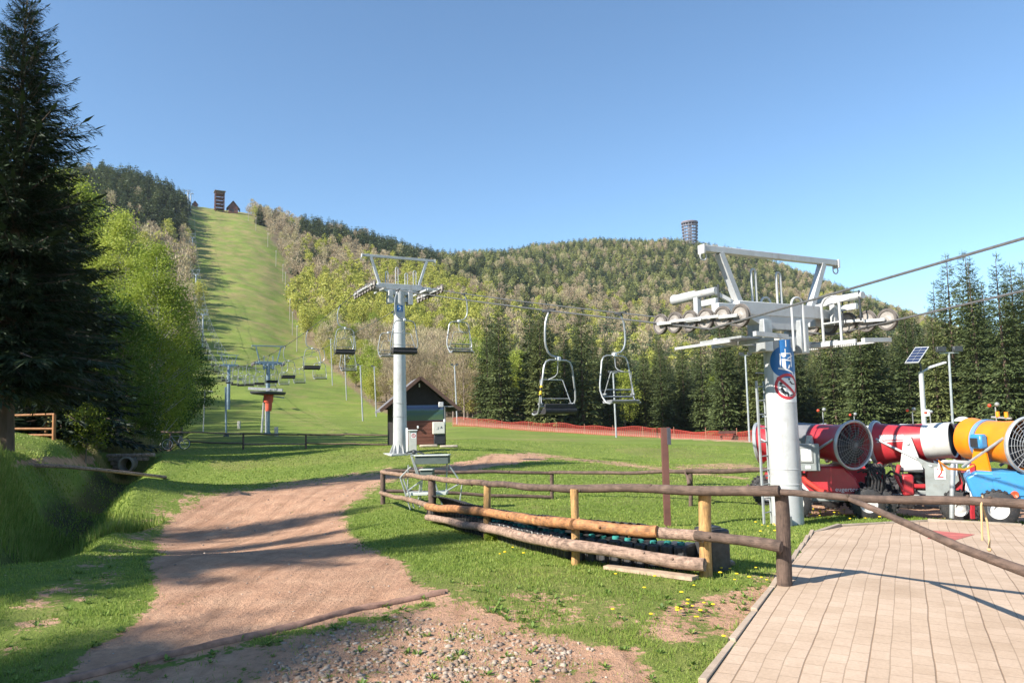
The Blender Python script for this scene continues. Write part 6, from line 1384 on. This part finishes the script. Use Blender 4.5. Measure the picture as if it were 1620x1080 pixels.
# ================================================================ HILLTOP
# brown lookout tower
p = P(347, 329, 575); g_ = Vector((p.x, p.y, gz(p.x, p.y))); LT = thing('lookout_tower', 'square reddish brown timber lookout tower on the top of the ski slope', 'tower', g_, .5); TB = M('tower_timber', (.16, .065, .05), .8, var=.3, scale=.6); Ht = 15.5
for sx_ in (-1, 1):
    for sy in (-1, 1): MB().box((sx_ * 3.2, sy * 3.2, Ht / 2 - 1), (.55, .55, Ht + 2)).build('corner_post', TB, LT)
for k in range(5): m_ = MB(); m_.box((0, 0, 1.6 + k * 2.9), (6.8, 6.8, .30)); m_.build('platform', TB, LT); m_ = MB(); [m_.box((s * 3.3 * (1 - q_), s * 3.3 * q_, 2.3 + k * 2.9), (.12 + 6.5 * q_, .12 + 6.5 * (1 - q_), .45)) for s in (-1, 1) for q_ in (0, 1)]; m_.build('parapet', TB, LT)
m_ = MB(); [m_.bar((-2.6, s * 2.0, .5 + k * 2.9), (2.6, s * 2.0, 3.2 + k * 2.9), .8, .15) for k, s in zip(range(4), (1, -1, 1, -1))]; m_.build('stairs', TB, LT)
m_ = MB(); m_.box((0, 0, Ht + .2), (8.4, 8.4, .35)); m_.box((0, 0, Ht + .8), (8.0, 8.0, .9), taper=.15); m_.build('roof', M('tower_roof', (.30, .29, .28), .6), LT)
# chalet, small cabin
def chalet(px_, py_, Y, sc, label, yaw):
    p = P(px_, py_, Y); t = thing('mountain_hut', label, 'hut', (p.x, p.y, gz(p.x, p.y)), yaw); t.matrix_basis = t.matrix_basis @ Matrix.Scale(sc, 4)
    MB().box((0, 0, 1.2), (7.5, 8, 4.4)).build('wall', TB, t); MB().poly([(-3.9, -4.05, 3.2), (3.9, -4.05, 3.2), (0, -4.05, 8.6)], .3, (0, 1, 0)).build('gable', TB, t)
    for s in (-1, 1): m_ = MB(); m_.poly([(0, -4.9, 9.0), (s * 5.2, -4.9, 2.4), (s * 5.2, 4.9, 2.4), (0, 4.9, 9.0)], .3, (s * .6, 0, .5)); m_.build('roof', M('dark_roof', (.07, .05, .045), .8), t)
    for s in (-1, 1): MB().box((s * 1.8, -4.03, 1.9), (1.1, .08, 1.3)).build('window', SBK, t)
    MB().box((0, -4.03, .9), (1.2, .06, 2.1)).build('door', SBK, t)
chalet(369, 331, 578, .95, 'dark gabled mountain hut right of the timber lookout tower', .35); chalet(309, 322, 585, .45, 'tiny dark cabin on the skyline beside the topmost lift masts', .3)
# spiral observation tower on the far hill
p = P(1092, 378, 1050); g_ = Vector((p.x, p.y, gz(p.x, p.y))); OT = thing('observation_tower', 'round ringed observation tower rising above the far wooded hill', 'tower', g_); Hs = (378 - 340) / FPX * 1050 + 2
STL = M('tower_steel', (.42, .40, .43), .5, .2, var=.2, scale=.3); RNG = M('tower_ring', (.16, .15, .18), .6, var=.2, scale=.3)
for k in range(16):
    a_ = k / 16 * 6.283; MB().bar((9.0 * math.cos(a_), 9.0 * math.sin(a_), -4), (11.0 * math.cos(a_), 11.0 * math.sin(a_), Hs), .5).build('column', STL, OT)
for k in range(8):
    zz = Hs * (k + .6) / 8; rr_ = 9.2 + 2.1 * zz / Hs; m_ = MB(); m_.lathe((0, 0, zz), (0, 0, 1), [(0, rr_ - 2.2), (0, rr_ + .9), (1.5, rr_ + 1.0), (1.5, rr_ + .8), (.3, rr_ + .7), (.3, rr_ - 2.2)], 30, close=True); m_.build('ring_gallery', RNG, OT)
MB().lathe((0, 0, -4), (0, 0, 1), [(0, 3.2), (Hs + 3, 3.2), (Hs + 3, .1)], 16).build('core', STL, OT); m_ = MB(); m_.lathe((0, 0, Hs), (0, 0, 1), [(0, 12), (.6, 12), (.6, .1)], 30); m_.build('roof_deck', M('copper_deck', (.32, .19, .14), .6), OT)

# ================================================================ RED NET ALONG THE FOREST EDGE
m, n, b, o = nmat('red_net'); tc = n.nodes.new('ShaderNodeTexCoord'); mp = n.nodes.new('ShaderNodeMapping'); mp.inputs['Scale'].default_value = (1, 1, 1); n.links.new(tc.outputs['UV'], mp.inputs[0])
b.inputs['Base Color'].default_value = (.38, .045, .03, 1); b.inputs['Roughness'].default_value = .7
ntm = m; NP2 = [(716, 668, 106), (800, 675, 101), (900, 680.5, 96), (1000, 686, 90), (1100, 692, 84), (1200, 697.5, 77), (1330, 701, 68), (1500, 703, 63), (1700, 704, 60)]
NET = thing('safety_net', 'long red safety net on stakes along the foot of the forest', 'net', at(960, 684, 94)); wp = [at(*c) for c in NP2]
cv = []
for a, b_ in zip(wp, wp[1:]):
    k_ = int((b_ - a).length / .30)
    for j in range(k_): q_ = a.lerp(b_, j / k_); cv.append(Vector((q_.x, q_.y, gz(q_.x, q_.y))))
m_ = MB(); hN = [1.05 + .10 * math.sin(i * .35) + .08 * math.sin(i * .13 + 1) + (-.25 if (i // 37) % 5 == 3 else 0) for i in range(len(cv))]
for r_ in range(9):
    pts = [c_ + Vector((0, .04 * math.sin(i * .5 + r_), .02 + hN[i] * r_ / 8)) for i, c_ in enumerate(cv)]
    for i in range(len(pts) - 1): m_.bar(pts[i], pts[i + 1], .012, .034 if r_ not in (0, 8) else .06)
for i in range(len(cv)): m_.bar(cv[i], cv[i] + Vector((0, 0, hN[i])), .045, .012, up=(0, 1, 0))
m_.build('net', m, NET, world=True)
for i in range(0, len(cv), 14): MB().bar(cv[i] + Vector((0, -.04, -.1)), cv[i] + Vector((0, -.04, 1.25)), .05).build('stake', M('net_stake', (.45, .2, .13), .7), NET, world=True)
p = at(1152, 696, 79); t = thing('bench', 'dark red wooden bench in front of the red net', 'bench', p, .1)
MB().box((0, 0, .42), (1.9, .4, .07)).build('seat', BRW, t); MB().box((0, .2, .75), (1.9, .06, .3)).build('backrest', BRW, t)
for s in (-1, 1): MB().box((s * .7, .05, .2), (.08, .4, .42)).build('leg', BRW, t)

# ================================================================ CULVERT, DITCH, CLIMBING FRAME
zg = gz(*ground(203, 718).xy); cy = P(203, 735, 41.25); HW = thing('culvert', 'concrete pipe in a rough stone head wall where the ditch passes under the grass', 'culvert', (cy.x, cy.y, cy.z))
STN = M('wall_stone', (.27, .21, .17), .9, var=.4, scale=6, bmp=.01)
pcz = P(203, 734, 41.25).z; x_l = P(172, 728, 41.4).x; x_r = P(243, 722, 41.4).x; zt_ = P(203, 716.5, 41.3).z
for row in range(4):
    x_ = x_l + row * .12
    while x_ < x_r - row * .42:
        w_ = rnd.uniform(.22, .42); zz = zt_ - .12 - row * .21; cx_ = x_ + w_ / 2
        if not (abs(cx_ - cy.x) < .52 and zz < pcz + .42): m_ = MB(); m_.box((cx_, 41.25 + rnd.uniform(-.02, .02), zz), (w_ - .03, .34, .19), rz=rnd.uniform(-.05, .05), bev=.035); m_.build('stone', STN, HW, world=True)
        x_ += w_
m_ = MB(); m_.lathe((cy.x, 40.95, pcz), (0, 1, 0), [(0, .34), (0, .43), (2.2, .43), (2.2, .34)], 28, close=True); m_.build('pipe', M('pipe_concrete', (.33, .30, .26), .9, var=.2, dirt=.3), HW, world=True)
m_ = MB(); m_.lathe((cy.x, 43.0, pcz), (0, 1, 0), [(0, .001), (0, .36)], 20); m_.build('pipe_end', INN, HW, world=True)
a, b_ = P(50, 737, 21), P(262, 752, 29.5); b_ = Vector((b_.x, b_.y, gz(b_.x, b_.y) + .05)); a = P(42, 735, 21); mb = MB(); q_ = P(150, 742, 25.2); mb.tube([a, a.lerp(q_, .5) + Vector((0, 0, .03)), q_, q_.lerp(b_, .5), b_], .06, 10, wob=.03)
tag(mb.build('fallen_pole', LOGP), 'long pale pole lying across the dark ditch', 'pole')
# climbing frame
p = at(50, 702, 30); CF = thing('climbing_frame', 'wooden climbing frame with yellow rungs under the dark spruces', 'climbing frame', p); WD = M('orange_brown_wood', (.36, .16, .06), .7, var=.3, scale=5, stretch=(2, 2, .5)); YL = M('yellow_board', (.62, .50, .16), .6)
def cq(px_, py_, dy=0): return P(px_, py_, 30 + dy)
for a, b_ in (((18, 702), (18, 657)), ((85, 704), (86, 655))): MB().tube([cq(*a) - Vector((0, 0, .3)), cq(*b_)], .07, 10).build('post', WD, CF, world=True)
for a, b_ in (((18, 678), (84, 678)), ((20, 688), (83, 688)), ((18, 657), (86, 655))): MB().tube([cq(*a), cq(*b_)], .045, 8).build('beam', WD, CF, world=True)
MB().tube([cq(73, 690, 1.2), cq(72, 654, 1.2)], .07, 10).build('post', WD, CF, world=True); MB().tube([cq(86, 690, 1.2), cq(85, 654, 1.2)], .05, 10).build('post', WD, CF, world=True)
for k in range(3): MB().bar(cq(75, 661 + k * 6.3, 1.15), cq(84, 661 + k * 6.3, 1.15), .03, .11).build('rung', YL, CF, world=True)
# sunlit tall dry grass at the ditch head
def tuft(name, label, px_, py_, Y, n_, h_, spread, mat, cat='grass clump', grp=None):
    c_ = at(px_, py_, Y); g = np.random.default_rng(abs(int(px_))); X = c_.x + np.clip(g.normal(0, .6, n_), -1.2, 1.2) * spread; Yy = c_.y + np.clip(g.normal(0, .6, n_), -1.2, 1.2) * spread * .7; Z = hz(X, Yy); H_ = h_ * g.uniform(.4, 1.1, n_); a = g.uniform(0, 6.28, n_); ln = H_ * g.uniform(.05, .5, n_); wd = .012
    V = np.empty((n_, 3, 3)); V[:, 0] = np.stack([X - np.cos(a) * wd, Yy - np.sin(a) * wd, Z - .02], -1); V[:, 1] = np.stack([X + np.cos(a) * wd, Yy + np.sin(a) * wd, Z - .02], -1); V[:, 2] = np.stack([X + np.cos(a + 1) * ln, Yy + np.sin(a + 1) * ln, Z + H_], -1)
    o_ = npmesh(name, V.reshape(-1, 3), np.arange(n_ * 3).reshape(-1, 3), mat, {'tint': np.repeat(g.random(n_), 3)}); tag(o_, label, cat, kind='stuff'); return o_
DRYG = leafmat('dry_grass', [(0, (.14, .16, .05)), (.5, (.28, .25, .10)), (1, (.42, .34, .17))], stuff=True, trans=.4)
tuft('tall_grass', 'tall dry grass standing on the bank behind the culvert', 198, 702, 43, 5200, .95, 1.3, DRYG, 'tall grass'); tuft('tall_grass', 'tall dry grass at the foot of the birch', 155, 700, 39, 4200, .45, 1.9, DRYG, 'tall grass')
tuft('bank_grass', 'lush grass covering the near bank of the ditch at the left edge', -10, 745, 16, 20000, .32, 2.3, GRM, 'tall grass')
def bush(px_, py_, Y, r_, label, mat):
    c_ = at(px_, py_, Y); V, Fq, e = cluster_geo(r_ * 1.5, r_, .05, 90, 40, .07 * max(1, r_), int(px_), .16 * r_); mb = MB()
    for e_ in e[:30]: mb.tube([(0, 0, 0), tuple(e_ * .6), tuple(e_)], [.02, .012, .004], 4, caps=False)
    t = thing('bush', label, 'bush', (c_.x, c_.y, c_.z - .05)); c2 = npmesh('foliage', V, Fq, mat); c2.parent = t; mb.build('branches', GREYB, t)
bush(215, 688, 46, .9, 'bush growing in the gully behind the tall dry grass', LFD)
bush(785, 853, 12.0, .14, 'small weed clump at the fresh wooden post of the fence', LFG)


# ================================================================ HAZE
hm = bpy.data.materials.new('haze_air'); hm.use_nodes = True; n = hm.node_tree; n.nodes.clear(); o = n.nodes.new('ShaderNodeOutputMaterial'); v_ = n.nodes.new('ShaderNodeVolumePrincipled')
v_.inputs['Color'].default_value = (.80, .88, 1.0, 1); v_.inputs['Density'].default_value = .00007; v_.inputs['Anisotropy'].default_value = .2; n.links.new(v_.outputs[0], o.inputs['Volume'])
zmin = float(gz_.min()) - 1; zmax = float(gz_.max()) + 45; mb = MB(); mb.box((0, 0, (zmin + zmax) / 2), (5200, 5200, zmax - zmin)); hz_o = mb.build('haze', hm, smooth=False)
tag(hz_o, 'thin bluish air haze in front of the far wooded hills', 'haze', kind='stuff')
